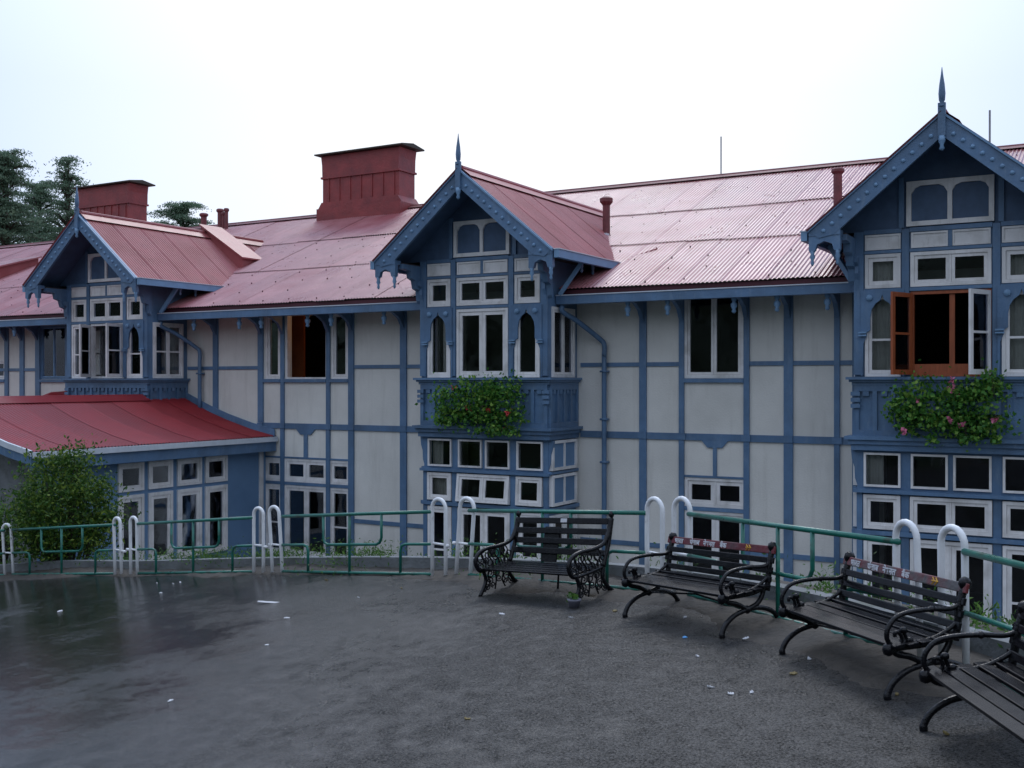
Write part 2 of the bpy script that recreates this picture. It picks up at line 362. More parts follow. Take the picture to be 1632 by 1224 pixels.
# ------------------------------------------------------------------ ground, yard, road
YARD = EYE-4.15*S
def sheet(name, xs, ys, zf, m, **kw):
    b = MB(); n = len(ys)
    b.add([(x, y, zf(x, y)) for x in xs for y in ys], [(i*n+j, (i+1)*n+j, (i+1)*n+j+1, i*n+j+1) for i in range(len(xs)-1) for j in range(n-1)])
    return b.build(name, m, None, smooth=True, **kw)
g = MB(); g.add([(-900,-900,YARD),(900,-900,YARD),(900,900,YARD),(-900,900,YARD)], [(0,1,2,3)])
g.build('ground', 'yard', kind='structure')
hoops = {'a': [(14.5, 918)], 'b': [(188.5, 917), (213.5, 917)], 'c': [(412, 914), (442.5, 914)], 'd': [(699.5, 919), (737.5, 919)],
         'e': [(1043.5, 946), (1087, 949)], 'f': [(1451, 1048), (1521, 1067)]}
def r2w(r, d): return Vector((r*C30-d*S30, r*S30+d*C30, 0))
HP = {k: [at_road(*p) for p in v] for k, v in hoops.items()}
line = [r2w(-30, 26.0), r2w(-20, 22.5), r2w(-14, 20.6)] + [sum(HP[k], Vector())/len(HP[k]) for k in 'abcdef'] + [r2w(3.62, 5.0), r2w(3.75, 3.0), r2w(3.8, -3), r2w(3.8, -14)]
for p in line: p.z = 0
def offs(ln, o):
    out = []
    for i, p in enumerate(ln):
        d = (ln[min(i+1, len(ln)-1)]-ln[max(i-1, 0)]).normalized(); n = Vector((-d.y, d.x, 0)); out.append(p+n*o)
    return out
sl = smoothpath(line, 6)
def strip(name, o0, o1, h0, h1, m, **kw):
    a, b_ = offs(sl, o0), offs(sl, o1); mb = MB(); n = len(sl)
    mb.add([(p.x, p.y, road_z(p.x, p.y)+h0) for p in a]+[(p.x, p.y, road_z(p.x, p.y)+h1) for p in b_], [(i, i+1, n+i+1, n+i) for i in range(n-1)])
    return mb.build(name, m, None, **kw)
# road: one gently cross-sloping plane from the railing line to well behind the viewer
edge = [p for p in offs(sl, .12)]
def rd(p): return (p.x*C30+p.y*S30, -p.x*S30+p.y*C30)
inner = [p for p in edge if rd(p)[0] > -15]; outer = [p for p in edge if rd(p)[0] <= -15]
b = MB(); P_ = inner+[r2w(rd(inner[-1])[0], -18), r2w(-15, -18)]; P_ = [inner[0]]+P_[1:]
b.add([(p.x, p.y, road_z(p.x, p.y)) for p in P_], [tuple(range(len(P_)-1, -1, -1))])
P_ = outer+[inner[0], r2w(-15, -18), r2w(-34, -18)]
b.add([(p.x, p.y, road_z(p.x, p.y)) for p in P_], [tuple(range(len(P_)-1, -1, -1))])
b.build('road', 'asphalt', None, kind='structure')
# unseen wooded slope behind the viewer, added so the windows reflect dark ground
hv = []; na, nr = 64, 14
for i in range(na+1):
    a_ = R(-128+256*i/na)
    for j in range(nr+1):
        q = j/nr; rr_ = 24+q*40+2.5*math.sin(i*.9+j)+random.uniform(-1, 1); p = r2w(rr_*math.sin(a_)-2, -rr_*math.cos(a_)+6)
        hv.append((p.x, p.y, YARD-.3+ (17*q**.75)+(random.uniform(-1.2, 1.6)+1.6*math.sin(i*.55))*min(1, q*3)))
b = MB(); b.add(hv, [(i*(nr+1)+j, (i+1)*(nr+1)+j, (i+1)*(nr+1)+j+1, i*(nr+1)+j+1) for i in range(na) for j in range(nr)])
b.build('unseen_hillside', 'hill', None, kind='structure')
# kerb wall just outside the railing
i0, i1 = offs(sl, .30), offs(sl, .46); mb = MB(); n = len(sl); vs = []
for a, b_ in zip(i0, i1):
    za = road_z(a.x, a.y)
    for p, z in ((a, za-.3), (a, za+.17), (b_, za+.17), (b_, YARD-.05)): vs.append((p.x, p.y, z))
mb.add(vs, [(i*4+k, i*4+k+1, (i+1)*4+k+1, (i+1)*4+k) for i in range(n-1) for k in range(3)])
mb.build('kerb', 'concrete', None, kind='structure')
strip('bank', .465, .95, .10, .02, 'soil', kind='structure')
ee = offs(sl, .95); mb = MB(); mb.add([(p.x, p.y, road_z(p.x, p.y)+.02) for p in ee]+[(p.x, p.y, YARD-.05) for p in ee], [(i, i+1, n+i+1, n+i) for i in range(n-1)])
mb.build('retaining_wall', 'concrete', None, kind='structure')
# earth swept against the foot of the railing, its edge ragged
def lumpy():
    fl = []
    for i in range(len(sl)-1):
        m = max(1, int((sl[i+1]-sl[i]).length/.09))
        for k in range(m): fl.append(sl[i].lerp(sl[i+1], k/m))
    J = 10; wd = [(.30+.28*math.sin(i*.037)+.16*math.sin(i*.11+1)+.1*math.sin(i*.31))*1.0 for i in range(len(fl))]
    d_ = []
    for i in range(len(fl)):
        a_, b_ = fl[max(0, i-3)], fl[min(len(fl)-1, i+3)]; t_ = (b_-a_).normalized(); d_.append(Vector((-t_.y, t_.x, 0)))
    vs = []
    for i, p in enumerate(fl):
        for j in range(J):
            q = j/(J-1); o = -max(.08, wd[i]+random.uniform(-.04, .04))*(1-q)+.30*q
            x = p+d_[i]*o; h = -.012 if j == 0 else (.008+.055*q*(.6+.4*math.sin(i*.13))+random.uniform(-.012, .018)*min(1, j/2))
            vs.append((x.x, x.y, road_z(x.x, x.y)+h))
    b = MB(); b.add(vs, [(i*J+j, (i+1)*J+j, (i+1)*J+j+1, i*J+j+1) for i in range(len(fl)-1) for j in range(J-1)]); b.build('verge', 'soil', None, smooth=True, kind='structure')
lumpy()

# ------------------------------------------------------------------ the hotel
Y0 = 19.5
hotel = root('hotel_building', Vector((-14*S, Y0*S, YARD)), 'long two storey half timbered blue and white building under a pinkish red corrugated tin roof', 'building')
MF = MH @ T(0, Y0, 0)             # facade frame: x along the wall, y into the building, z from eye level
XL, XR = -46.0, 4.5
bays = [(-22.25, 'left'), (-11.22, 'mid'), (-2.51, 'right')]
ZB = -4.15
# facade windows: (px0, px1, z0, z1, cols, bars, kind)
fwin = []
def fw(p0, p1, z0, z1, **kw): fwin.append((atX(p0, Y0), atX(p1, Y0), z0, z1, kw))
fw(-14, 9, .06, .62, cols=1); fw(65, 106, .07, 1.55, cols=2, frame='blue', sash='blue_light', sw=.02)
fw(424, 448, .06, 1.6, cols=1, bars=()); fw(529, 556, .06, 1.6, cols=1)
fw(1091, 1185, .07, 1.68, cols=2, curtain='')
for (a, b_, c) in ((421, 451, 1), (454, 522, 2), (525, 559, 1), (1092, 1189, 2)):
    fw(a, b_, -2.38, -1.83, cols=c, sw=.07, gap=.03 if c > 1 else 0)
    fw(a, b_, -4.12, -2.46, cols=c, sw=.07, bars=(.45,) if c < 2 else ())
xo0, xo1 = atX(456, Y0), atX(521, Y0)
holes = [(a, b_, c, d) for a, b_, c, d, k in fwin]+[(xo0, xo1, .06, 1.6)]
for cx, k in bays:
    holes += [(cx-1.3, cx+1.3, -.05, 1.7), (cx-1.25, cx+1.25, -4.12, -1.1)]
wall(MF, XL, XR, ZB-.1, 1.9, holes, .2).build('wall', 'plaster', hotel)
mb = MB(MH); mb.box(XL-.2, XL, Y0, 34, ZB-.1, 1.9); mb.box(XR, XR+.2, Y0, 34, ZB-.1, 1.9); mb.box(XL, XR, 34, 34.2, ZB-.1, 1.9)
mb.build('end_wall', 'plaster', hotel)
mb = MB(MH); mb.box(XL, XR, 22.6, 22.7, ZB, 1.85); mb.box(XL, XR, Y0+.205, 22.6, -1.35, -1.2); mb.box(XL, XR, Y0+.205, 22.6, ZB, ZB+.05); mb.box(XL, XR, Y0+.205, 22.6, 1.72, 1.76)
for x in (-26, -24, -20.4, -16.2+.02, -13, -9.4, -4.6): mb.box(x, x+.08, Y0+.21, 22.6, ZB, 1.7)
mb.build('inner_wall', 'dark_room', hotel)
for a, b_, c, d, k in fwin:
    window(MF @ T(0, .03, 0), hotel, a, b_, c, d, **k)
# the open window with its lit room
b = MB(MF); ring(b, xo0, xo1, .06, 1.6, .04, 0, .09); b.build('window_frame', 'white', hotel)
MB(MF).box(atX(458, 20.5), atX(484, 20.5), 1.0, 1.06, -1.0, 1.68).build('lamplit_panel', 'orange_lamplight', hotel, label='orange brown panel coloured as the lamplit wall inside the open upper window')  # lit strip of the room wall, its lamplight given as orange colour
lx = atX(548, 20.2)
s = MB(MH).lathe([(.02, -.12), (.06, -.08), (.09, .05), (.05, .09)], (lx+.12, 20.5, 1.35), 10).build('wall_lamp', 'gutter_white', hotel, smooth=True, label='small lit lamp inside the upper window')
em = bpy.data.materials.new('lamp_glow'); em.use_nodes = True; em.node_tree.nodes['Principled BSDF'].inputs['Emission Color'].default_value = (1, .45, .12, 1)
em.node_tree.nodes['Principled BSDF'].inputs['Emission Strength'].default_value = 1.6; em.node_tree.nodes['Principled BSDF'].inputs['Base Color'].default_value = (.5, .3, .15, 1)
s.data.materials[0] = em
MB(MF).box(atX(531, 20.65), atX(556, 20.65), 1.12, 1.16, -.6, 1.68).build('lamplit_panel', 'orange_lamplight', hotel)  # second panel: the lamp's glow on the wall, painted as colour
ld = bpy.data.lights.new('room_lamp_light', 'POINT'); ld.energy = 5; ld.color = (1, .5, .2); ld.shadow_soft_size = .08
lo = bpy.data.objects.new('room_lamp_light', ld); col.objects.link(lo); lo.location = MH @ Vector((lx-.15, 20.2, 1.35))

# timbers
def post(p0, p1, z0, z1, y=-.04, name='timber_post', m='blue'):
    a, b_ = (atX(p0, Y0), atX(p1, Y0)); MB(MF).box(a, b_, y, .02, z0, z1).build(name, m, hotel)
def rail(p0, p1, z0, z1, y=-.028, name='timber_rail', m='blue'):
    a, b_ = (atX(p0, Y0), atX(p1, Y0)); MB(MF).box(a, b_, y, .02, z0, z1).build(name, m, hotel)
T_ = 1.72
for p in ((9, 14.5), (33, 39.5), (58, 65), (106, 112), (341, 348.5), (412.5, 420.5), (448.3, 454), (521, 527), (556.5, 565), (639, 649), (1020, 1031), (1083, 1091), (1186, 1195), (1250, 1264.5), (1330, 1339), (1359, 1368)):
    full = p[0] not in (448.3, 521)
    if p[0] in (448.3, 521): post(*p, -.99, T_)
    else: post(*p, -.99, T_, y=-.045)
    if p[0] > 300: post(*p, ZB, -1.12, y=-.045)
for x in (-30.2, -31.6, -33.4, -35.5, -38): MB(MF).box(x, x+.11, -.045, .02, -.99, T_).build('timber_post', 'blue', hotel)
for p in ((-300, 9), (14.5, 33), (39.5, 58), (300, 341), (348.5, 412.5), (565, 639), (649, 672), (926, 1020), (1031, 1083), (1195, 1250), (1264.5, 1330), (1339, 1359)):
    rail(*p, .295, .375)
for p in ((-40, 9), (65, 106), (420.5, 448.3), (454, 521), (527, 556.5), (1091, 1186)):
    rail(*p, -.02, .058, y=-.06, name='timber_sill')
for p in ((-300, 115), (420, 674), (926, 1368)): rail(*p, -1.12, -.99, y=-.035, name='timber_band')
for p in ((420.5, 448.3), (454, 521), (527, 556.5), (1091, 1186)):
    rail(*p, -1.825, -1.785); rail(*p, -2.455, -2.385)
for p in ((565, 639), (649, 676), (926, 1020), (1031, 1083), (1195, 1250), (1264.5, 1330), (1339, 1359)): rail(*p, -3.23, -3.14)
for c, w in ((488, 15), (1140, 21)):
    x0, x1 = atX(c-w, Y0), atX(c+w, Y0); k = (x1-x0)*.22
    MB(MF).ext([(x0, -1.12), (x1, -1.12), (x1-k, -1.25), (x0+k, -1.25)], -.033, .02).build('timber_corbel', 'blue', hotel)
    post(c-3, c+3, -1.785, -1.25, y=-.03)
# small square bosses where band and posts cross, plus post feet
for c in (416.5, 451, 524, 561, 644, 1025, 1087, 1190, 1257, 1335):
    x = atX(c, Y0); MB(MF).box(x-.085, x+.085, -.06, -.02, -1.115, -.995).build('timber_boss', 'blue', hotel)

# downpipes (white-blue pipes with a swan neck)
def pipe(px, ytop_px, side, zbot, zt=1.48):
    x = atX(px, Y0)
    p = [(x-side*.55, -.85, zt), (x-side*.55, -.85, zt-.12), (x-side*.4, -.55, zt-.28), (x-side*.1, -.16, zt-.62), (x, -.12, zt-.75), (x, -.12, zt-1.0), (x, -.12, zt-1.3), (x, -.12, zbot)]
    b = MB(MF); b.tube(smoothpath(p, 4), .05, 8); 
    for z in (0.2, -.75, -1.6, -2.6):
        if z > zbot: b.box(x-.07, x+.07, -.18, -.02, z-.02, z+.02)
    b.build('downpipe', 'blue', hotel, smooth=True)
pipe(967, 0, 1, ZB); pipe(324, 0, 1, -.72)

# main roof -----------------------------------------------------
YE, ZE, PS = 18.70, 1.80, .44
YRG, ZRG = 26.4, 1.80+.44*(26.4-18.7)
ang = math.atan(PS); roof = MB(MH).box(XL-.3, XR+.3, YRG-.12, YRG+.12, ZRG-.10, ZRG-.04).build('roof', 'tin', hotel)
slope_len = (YRG-YE)/math.cos(ang)*S
rows = [0, 2.72*S, 5.35*S, slope_len]
def main_sheets(x0, x1, row, m):
    n = max(1, round((x1-x0)/.80)); w = (x1-x0)/n
    l0, l1 = rows[row], rows[row+1]+(.12 if row < 2 else 0)
    for i in range(n):
        me = corr('roof_sheet', w*S, [(0, 0), (l1-l0, 0)], .085, .013, m)
        jl = random.uniform(-.02, .02)+(.10*math.sin(x0+i*.33+row*2) if row else 0)
        ss = (l0+jl)/S; p = MH @ Vector((x0+w*i, YE+ss*math.cos(ang), ZE+ss*math.sin(ang)))
        p.z += -.014*(2-row)+.04+random.uniform(-.002, .002)+(.006 if random.random() < .15 else 0)
        place('roof_sheet', me, p, roof, rot=(ang-.003, 0, 0))
segs = []; x = XL-.2
for cx, k in bays: segs.append((x, cx-1.48)); x = cx+1.48
segs.append((x, XR+.2))
for a, b_ in segs: main_sheets(a, b_, 0, 'tin')
main_sheets(XL-.2, XR+.2, 1, 'tin'); main_sheets(XL-.2, XR+.2, 2, 'tin')
sc_ = MB(MH)
for row in (0, 1, 2):
    for k in range(4):
        for i in range(62):
            ss = rows[row]/S+.18+k*.72+random.uniform(-.03, .03); xx = XL+.4+i*.8+random.uniform(-.04, .04)+.2*(k % 2)
            if row == 0 and any(abs(xx-cx) < 1.6 for cx, _ in bays): continue
            if random.random() < .25: continue
            yy, zz = YE+ss*math.cos(ang), ZE+ss*math.sin(ang)+.055; sc_.box(xx-.010, xx+.010, yy-.012, yy+.012, zz-.06, zz-.018)
sc_.build('roof_screws', 'maroon', roof, kind='stuff')
# ridge cap and rear slope
b = MB(MH); b.tube([(XL-.3, YRG, ZRG+.055), (XR+.3, YRG, ZRG+.055)], .05, 8)
b.add([(XL-.3, YRG-.22, ZRG-.02), (XR+.3, YRG-.22, ZRG-.02), (XR+.3, YRG, ZRG+.085), (XL-.3, YRG, ZRG+.085), (XR+.3, YRG+.22, ZRG-.02), (XL-.3, YRG+.22, ZRG-.02)], [(0,1,2,3),(3,2,4,5)])
b.build('ridge_cap', 'pipe_red', roof)
b = MB(MH); b.add([(XL-.3, YRG, ZRG), (XR+.3, YRG, ZRG), (XR+.3, 34.3, 1.75), (XL-.3, 34.3, 1.75)], [(3,2,1,0)]); b.build('rear_slope', 'tin', roof)
b = MB(MH); b.add([(XL-.02, YE+.2, 1.75), (XL-.02, 34, 1.75), (XL-.02, YRG, ZRG-.05)], [(0,1,2)]); b.add([(XR+.02, YE+.2, 1.75), (XR+.02, 34, 1.75), (XR+.02, YRG, ZRG-.05)], [(2,1,0)]); b.build('roof_gable_end', 'blue', roof)
# soffit boarding, apron under the sheet edge, gutter, per stretch between bays
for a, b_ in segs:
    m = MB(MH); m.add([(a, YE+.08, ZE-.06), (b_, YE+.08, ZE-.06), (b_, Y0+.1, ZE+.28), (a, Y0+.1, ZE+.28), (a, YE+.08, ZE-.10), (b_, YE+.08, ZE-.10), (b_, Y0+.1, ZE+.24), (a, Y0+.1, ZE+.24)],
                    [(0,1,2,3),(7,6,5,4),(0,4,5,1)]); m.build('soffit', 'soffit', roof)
    MB(MH).box(a, b_, YE+.05, YE+.09, 1.66, 1.785).build('apron', 'maroon', roof)
    a2, b2 = a+(.0 if a < XL else .02), b_-.02
    m = MB(MH); m.ext([(YE-.16, 1.66), (YE-.16, 1.50), (YE+.03, 1.50), (YE+.03, 1.66), (YE+.015, 1.66), (YE+.015, 1.52), (YE-.145, 1.52), (YE-.145, 1.66)], a2, b2, 'x'); gt = m.build('gutter', 'blue', hotel)
    MB(MH).box(a2, b2, YE-.175, YE-.14, 1.661, 1.68).build('gutter_rim', 'gutter_white', gt)
# eave brackets with turned pendants
def eave_bracket(x):
    b = MB(MF); pts = [(-.03, .95), (-.03, 1.12), (-.2, 1.38), (-.42, 1.5), (-.62, 1.53), (-.62, 1.6), (-.03, 1.66)]
    b.ext([(p[0], p[1]) for p in pts], x-.04, x+.04, 'x'); b.box(x-.05, x+.05, -.78, .0, 1.56, 1.66)
    o = b.build('eave_bracket', 'blue', hotel)
    MB(MF).lathe([(.02, -.27), (.045, -.24), (.03, -.2), (.06, -.15), (.06, -.1), (.03, -.07), (.05, -.03), (.05, .06)], (x, -.74, 1.5), 8).build('pendant', 'blue_light', o, smooth=True)
for c in (11, 36, 61, 345, 416.5, 451, 524, 561, 644, 1025, 1087, 1190, 1257, 1335): eave_bracket(atX(c, Y0))

# chimneys on the ridge
def chimney(x0, x1, ztop, label):
    y0, y1 = 25.95, 26.75; zb = ZRG-.5
    b = MB(MH)
    b.box(x0-.14, x1+.14, y0-.14, y1+.14, zb, ZRG+.14)
    b.ext([(x0-.14, ZRG+.14), (x1+.14, ZRG+.14), (x1, ZRG+.34), (x0, ZRG+.34)], y0-.07, y1+.07)
    zt = ztop
    b.box(x0, x1, y0, y1, ZRG+.1, zt-.66)
    b.box(x0-.05, x1+.05, y0-.05, y1+.05, zt-.72, zt-.66)
    b.ext([(x0, zt-.66), (x1, zt-.66), (x1+.01, zt-.3), (x1+.05, zt-.02), (x0-.05, zt-.02), (x0-.01, zt-.3)], y0-.03, y1+.03)
    o = b.build('chimney', 'chimney', roof, label=label)
    n = 7
    for i in range(n):
        xx = x0+(x1-x0)*(i+.6)/n; MB(MH).box(xx-.012, xx+.012, y0-.025, y0+.01, ZRG+.38, zt-.73).build('strap', 'chimney', o)
    c = MB(MH); c.ext([(y0-.18, zt+.0), (y1+.18, zt+.0), (y1+.18, zt+.04), ((y0+y1)/2, zt+.13), (y0-.18, zt+.04)], x0-.2, x1+.24, 'x'); c.build('cap', 'chimney_cap', o)
    return o
chimney(-21.75, -18.85, 6.98, 'broad red painted chimney with dark cap, nearer the middle gable')
chimney(-33.1, -30.5, 6.98, 'broad red painted chimney with dark cap, seen beyond the left gable')
chimney(-43.6, -41.2, 6.6, 'red chimney at the left edge of the roof')
def on_roof(px, py):
    t = (px-816)/F; k = (t*C30-S30)/(C30+S30*t); kd = -k*S30+C30; q = (608-py)/F*kd
    Y = (ZE-PS*YE)/(q-PS); return k*Y, Y, q*Y
def vent(px, py, top, r, cap=True, m='pipe_red', lab=None):
    x, y, z = on_roof(px, py); d = -x*S30+y*C30; h = (py-top)/F*d
    b = MB(MH); b.lathe([(r, -.3), (r, h-.12), (r*1.1, h-.12), (r*1.5, h-.08), (r*1.5, h-.03), (r*1.1, h)] if cap else [(r, -.2), (r, h)], (x, y, z), 10)
    b.build('vent_pipe' if cap else 'mast', m, roof, smooth=False, label=lab)
vent(322+3, 368, 340, .10, lab='shortest of the vent pipes beyond the left gable'); vent(351, 366, 333, .085); vent(356, 366, 338, .05); vent(361, 366, 332, .06)
vent(1335, 338, 268, .09, lab='tall rusty red vent pipe beside the right gable')
vent(1149, 279.8, 218, .018, False, 'steel'); vent(1577, 251, 176, .022, False, 'steel')
# hatch-like ventilator near left dormer, and one at the far left
def hatch(px, py, w, name='roof_hatch'):
    x, y, z = on_roof(px, py)
    b = MB(MH); b.ext([(y-.75, z-.5), (y-.75, z+.12), (y+.9, z+.62), (y+.9, z+.2)], x-w/2, x+w/2, 'x'); o = b.build(name, 'tin_gable', roof)
    MB(MH).ext([(y-.95, z+.06), (y-.95, z+.11), (y+.95, z+.68), (y+.95, z+.63)], x-w/2-.12, x+w/2+.12, 'x').build('hatch_lid', 'tin', o)
hatch(4, 438, 1.3)
b = MB(MH @ T(-22.25, Y0, 0)); b.ext([(-.12, 4.0), (-.12, 4.30), (1.38, 3.36), (1.38, 2.7)], 2.05, 2.75); ho = b.build('roof_hatch', 'tin_gable', roof, label='boxed ventilator on the left gable roof')
MB(MH @ T(-22.25, Y0, 0)).ext([(-.16, 4.33), (-.16, 4.37), (1.46, 3.36), (1.46, 3.32)], 1.97, 2.83).build('hatch_lid', 'tin_gable', ho)
# strip under chimney is only its reflection in the wet tin; nothing painted

# ------------------------------------------------------------------ bays
PD = 1.23                                                # projection of the bays
def bay(cx, which):
    M = MH @ T(cx, Y0, 0); H = 1.48
    MFr = M @ T(0, -PD, 0)
    MR = M @ Matrix(((0,-1,0,H),(1,0,0,-PD),(0,0,1,0),(0,0,0,1)))
    ML = M @ Matrix(((0,1,0,-H),(-1,0,0,0),(0,0,1,0),(0,0,0,1)))
    side_w = [(-1.31, -.75), (.75, 1.31)]; midw = (-.60, .60)
    zt0, zt1 = 1.525, 2.08; zm0, zm1 = .08, 1.45
    hf = [(a, b_, zt0, zt1) for a, b_ in side_w+[midw]]+[(a, b_, zm0, zm1) for a, b_ in side_w+[midw]]
    wall(MFr, -H, H, -1.0, 2.46, hf, .12).build('bay_wall', 'blue', hotel)
    hs = [(.12, PD-.16, zm0, zm1)]
    for MM, rev in ((MR, 0), (ML, 1)):
        h2 = [(.12, PD-.16, zm0, zm1)] if not rev else [(.16, PD-.12, zm0, zm1)]
        if rev: MB(MM).box(-.7, 0, .003, .12, 1.7, 2.44).build('bay_cheek', 'blue', hotel)
        else: MB(MM).box(PD, PD+.75, .003, .12, 1.7, 2.44).build('bay_cheek', 'blue', hotel)
        wall(MM, .002 if rev else .121, PD-(.121 if rev else .002), -1.0, 2.46, h2, .12).build('bay_wall', 'blue', hotel)
        b = window(MM, hotel, h2[0][0], h2[0][1], zm0, zm1, cols=2, sw=.045, bars=(.48,) if which == 'left' else (), curtain='r' if which == 'left' else None)
    # windows on the front
    cur = 'lr' if which != 'mid' else None
    cl = {'left': ('lr', 'lr'), 'mid': (None, None), 'right': ('a', 'a')}[which]
    for i, (a, b_) in enumerate(side_w):
        window(MFr, hotel, a, b_, zt0, zt1, curtain=cl[0], sw=.06)
        window(MFr, hotel, a, b_, zm0, zm1, curtain='a' if (which == 'right' or (which == 'left' and i == 0)) else (None if which == 'mid' and i else 'r'), sw=.05,
               bars=(.44,) if which != 'mid' else ())
    window(MFr, hotel, *midw, zt0, zt1, cols=2, sw=.05, gap=.03, curtain='a' if which == 'left' else None)
    if which == 'mid':
        window(MFr, hotel, *midw, zm0, zm1, cols=2, sw=.07)
    else:
        fm = 'red_wood' if which == 'right' else 'white'
        b = MB(MFr); ring(b, midw[0], midw[1], zm0, zm1, .05, -.02, .09); 
        if which == 'right': b.box(-.02, .06, .03, .08, zm0, zm1); b.box(midw[0], midw[1], .02, .09, zm0+.04, zm0+.2)
        w = b.build('window', fm, hotel, label='open casement window with red brown inner frame' if which == 'right' else 'open white casement window')
        # leaves swung outwards on their outer edges
        lw = .56
        for sgn, angd in ((-1, 112 if which == 'right' else 65), (1, 66 if which == 'right' else 100)):
            hx = midw[0]+.02 if sgn < 0 else midw[1]-.02
            A = Matrix.Rotation(R(-angd if sgn < 0 else angd), 4, 'Z')
            ML_ = MFr @ T(hx, -.045, 0) @ A
            u0, u1 = (0, lw) if sgn < 0 else (-lw, 0)
            s_ = MB(ML_); ring(s_, u0, u1, zm0+.03, zm1-.03, .07, -.02, .02, .08); zz = (zm0+zm1)/2; s_.box(u0+.07, u1-.07, -.015, .015, zz-.018, zz+.018)
            s_.build('sash', 'red_wood' if (which == 'right' and sgn < 0) else 'white', w)
            MB(ML_).box(u0+.06, u1-.06, -.003, .003, zm0+.09, zm1-.09).build('pane', 'glass', w)
    if which != 'left' :
        pass
    # arched fretwork boards over the side windows
    for i, (a, b_) in enumerate(side_w):
        if which == 'left' and i == 0: continue
        c = (a+b_)/2
        for sg in (-1, 1):
            P = [(.34, .74), (.25, .74), (.25, .80), (.19, .84), (.19, 1.05), (.165, 1.18), (.11, 1.27), (.03, 1.33), (.0, 1.42), (0, 1.49), (.34, 1.49)]
            MB(MFr).ext([(c+sg*p[0], p[1]) for p in P][::sg], -.075, -.042).build('arch_board', 'blue', hotel)
            b = MB(MFr)
            for z in (.755, .80): b.box(c+sg*.24, c+sg*.37, -.12, -.076, z-.012, z+.014)
            b.build('arch_capital', 'blue_light', hotel)
            b = MB(MFr @ T(c+sg*.2, -.078, 1.37) @ Matrix.Rotation(R(90), 4, 'X')); b.lathe([(.055, 0), (.05, .03), (.02, .045)], (0,0,0), 8); b.build('rosette', 'blue_light', hotel)
            # tapering lower jamb
            MB(MFr).ext([(c+sg*.34, .74), (c+sg*.25, .74), (c+sg*.30, .62), (c+sg*.315, .09), (c+sg*.34, .09)][::sg], -.062, -.042).build('arch_jamb', 'blue', hotel)
    # posts, rails on the front
    for x0, x1 in ((-H-.005, -1.33), (-.73, -.62), (.62, .73), (1.33, H+.005)):
        MB(MFr).box(x0, x1, -.05, -.003, .11, 2.46).build('bay_post', 'blue', hotel)
    for z0, z1 in ((1.46, 1.515), (2.09, 2.14), (2.41, 2.48)):
        for x0, x1 in ((-1.325, -.735), (-.615, .615), (.735, 1.325)): MB(MFr).box(x0, x1, -.045, -.003, z0, z1).build('bay_rail', 'blue', hotel)
    for x0, x1 in ((-1.30, -.76), (-.58, -.04), (.04, .58), (.76, 1.30)):
        b = MB(MFr); b.box(x0, x1, -.02, -.002, 2.16, 2.39); o = b.build('frieze_panel', 'white', hotel)
        b = MB(MFr); ring(b, x0-.01, x1+.01, 2.15, 2.40, .03, -.04, -.021); b.build('panel_moulding', 'white', o)
    MB(MFr).box(-.035, .035, -.04, -.003, 2.145, 2.405).build('bay_post', 'blue', hotel)
    # parapet zone: ledge, recessed panels, dentils, cornice
    b = MB(M); b.box(-H-.12, H+.12, -PD-.14, -.002, .03, .075); b.box(-H-.08, H+.08, -PD-.09, -.002, -.01, .03); b.box(-H-.04, H+.04, -PD-.05, -.002, -.06, -.01)
    b.build('sill_ledge', 'blue', hotel)
    def panels(MM, u0, u1, n):
        w = (u1-u0)/n
        for i in range(n+1):
            x = u0+w*i; MB(MM).box(x-.035, x+.035, -.045, -.001, -.80, -.16).build('stile', 'blue', hotel)
        MB(MM).box(u0-.035, u1+.035, -.045, -.001, -.90, -.80).build('panel_rail', 'blue', hotel)
        MB(MM).box(u0-.035, u1+.035, -.045, -.001, -.16, -.062).build('panel_rail', 'blue', hotel)
        for i in range(n):
            x = u0+w*(i+.5); MB(MM).box(x-.05, x+.05, -.04, -.001, -.24, -.162).build('dentil', 'blue', hotel)
    panels(MFr, -H+.04, H-.04, 10); 
    if which != 'right': panels(MR, .05, PD-.05, 4)
    panels(ML, .05, PD-.05, 4)
    for sg in (-1, 1):     # carved corner blocks
        for z in (-.2, -.3, -.4): MB(MFr).box(sg*(H-.1), sg*(H+.05), -.085, -.046, z-.035, z+.03).build('corner_block', 'blue', hotel)
    b = MB(M); b.box(-H-.14, H+.14, -PD-.15, -.002, -.955, -.90); b.box(-H-.09, H+.09, -PD-.10, -.002, -1.03, -.955); b.box(-H-.05, H+.05, -PD-.06, -.002, -1.13, -1.03)
    b.build('bay_cornice', 'blue', hotel)
    # lower storey of the bay
    if which != 'left':
        h = H-.03; Mf = M @ T(0, -PD+.05, 0); cols4 = [(-1.34, -.76), (-.60, -.04), (.04, .60), (.76, 1.34)]
        hl = [(a, b_, -1.73, -1.17) for a, b_ in cols4]
        three = [(-1.34, -.76, 1), (-.61, .61, 2), (.76, 1.34, 1)]
        hl += [(a, b_, -2.42, -1.85) for a, b_, _ in three]+[(a, b_, -4.1, -2.53) for a, b_, _ in three]
        wall(Mf, -h, h, ZB, -1.13, hl, .12).build('bay_wall', 'blue', hotel)
        MR2 = M @ Matrix(((0,-1,0,h),(1,0,0,-PD+.05),(0,0,1,0),(0,0,0,1))); ML2 = M @ Matrix(((0,1,0,-h),(-1,0,0,0),(0,0,1,0),(0,0,0,1)))
        D = PD-.05
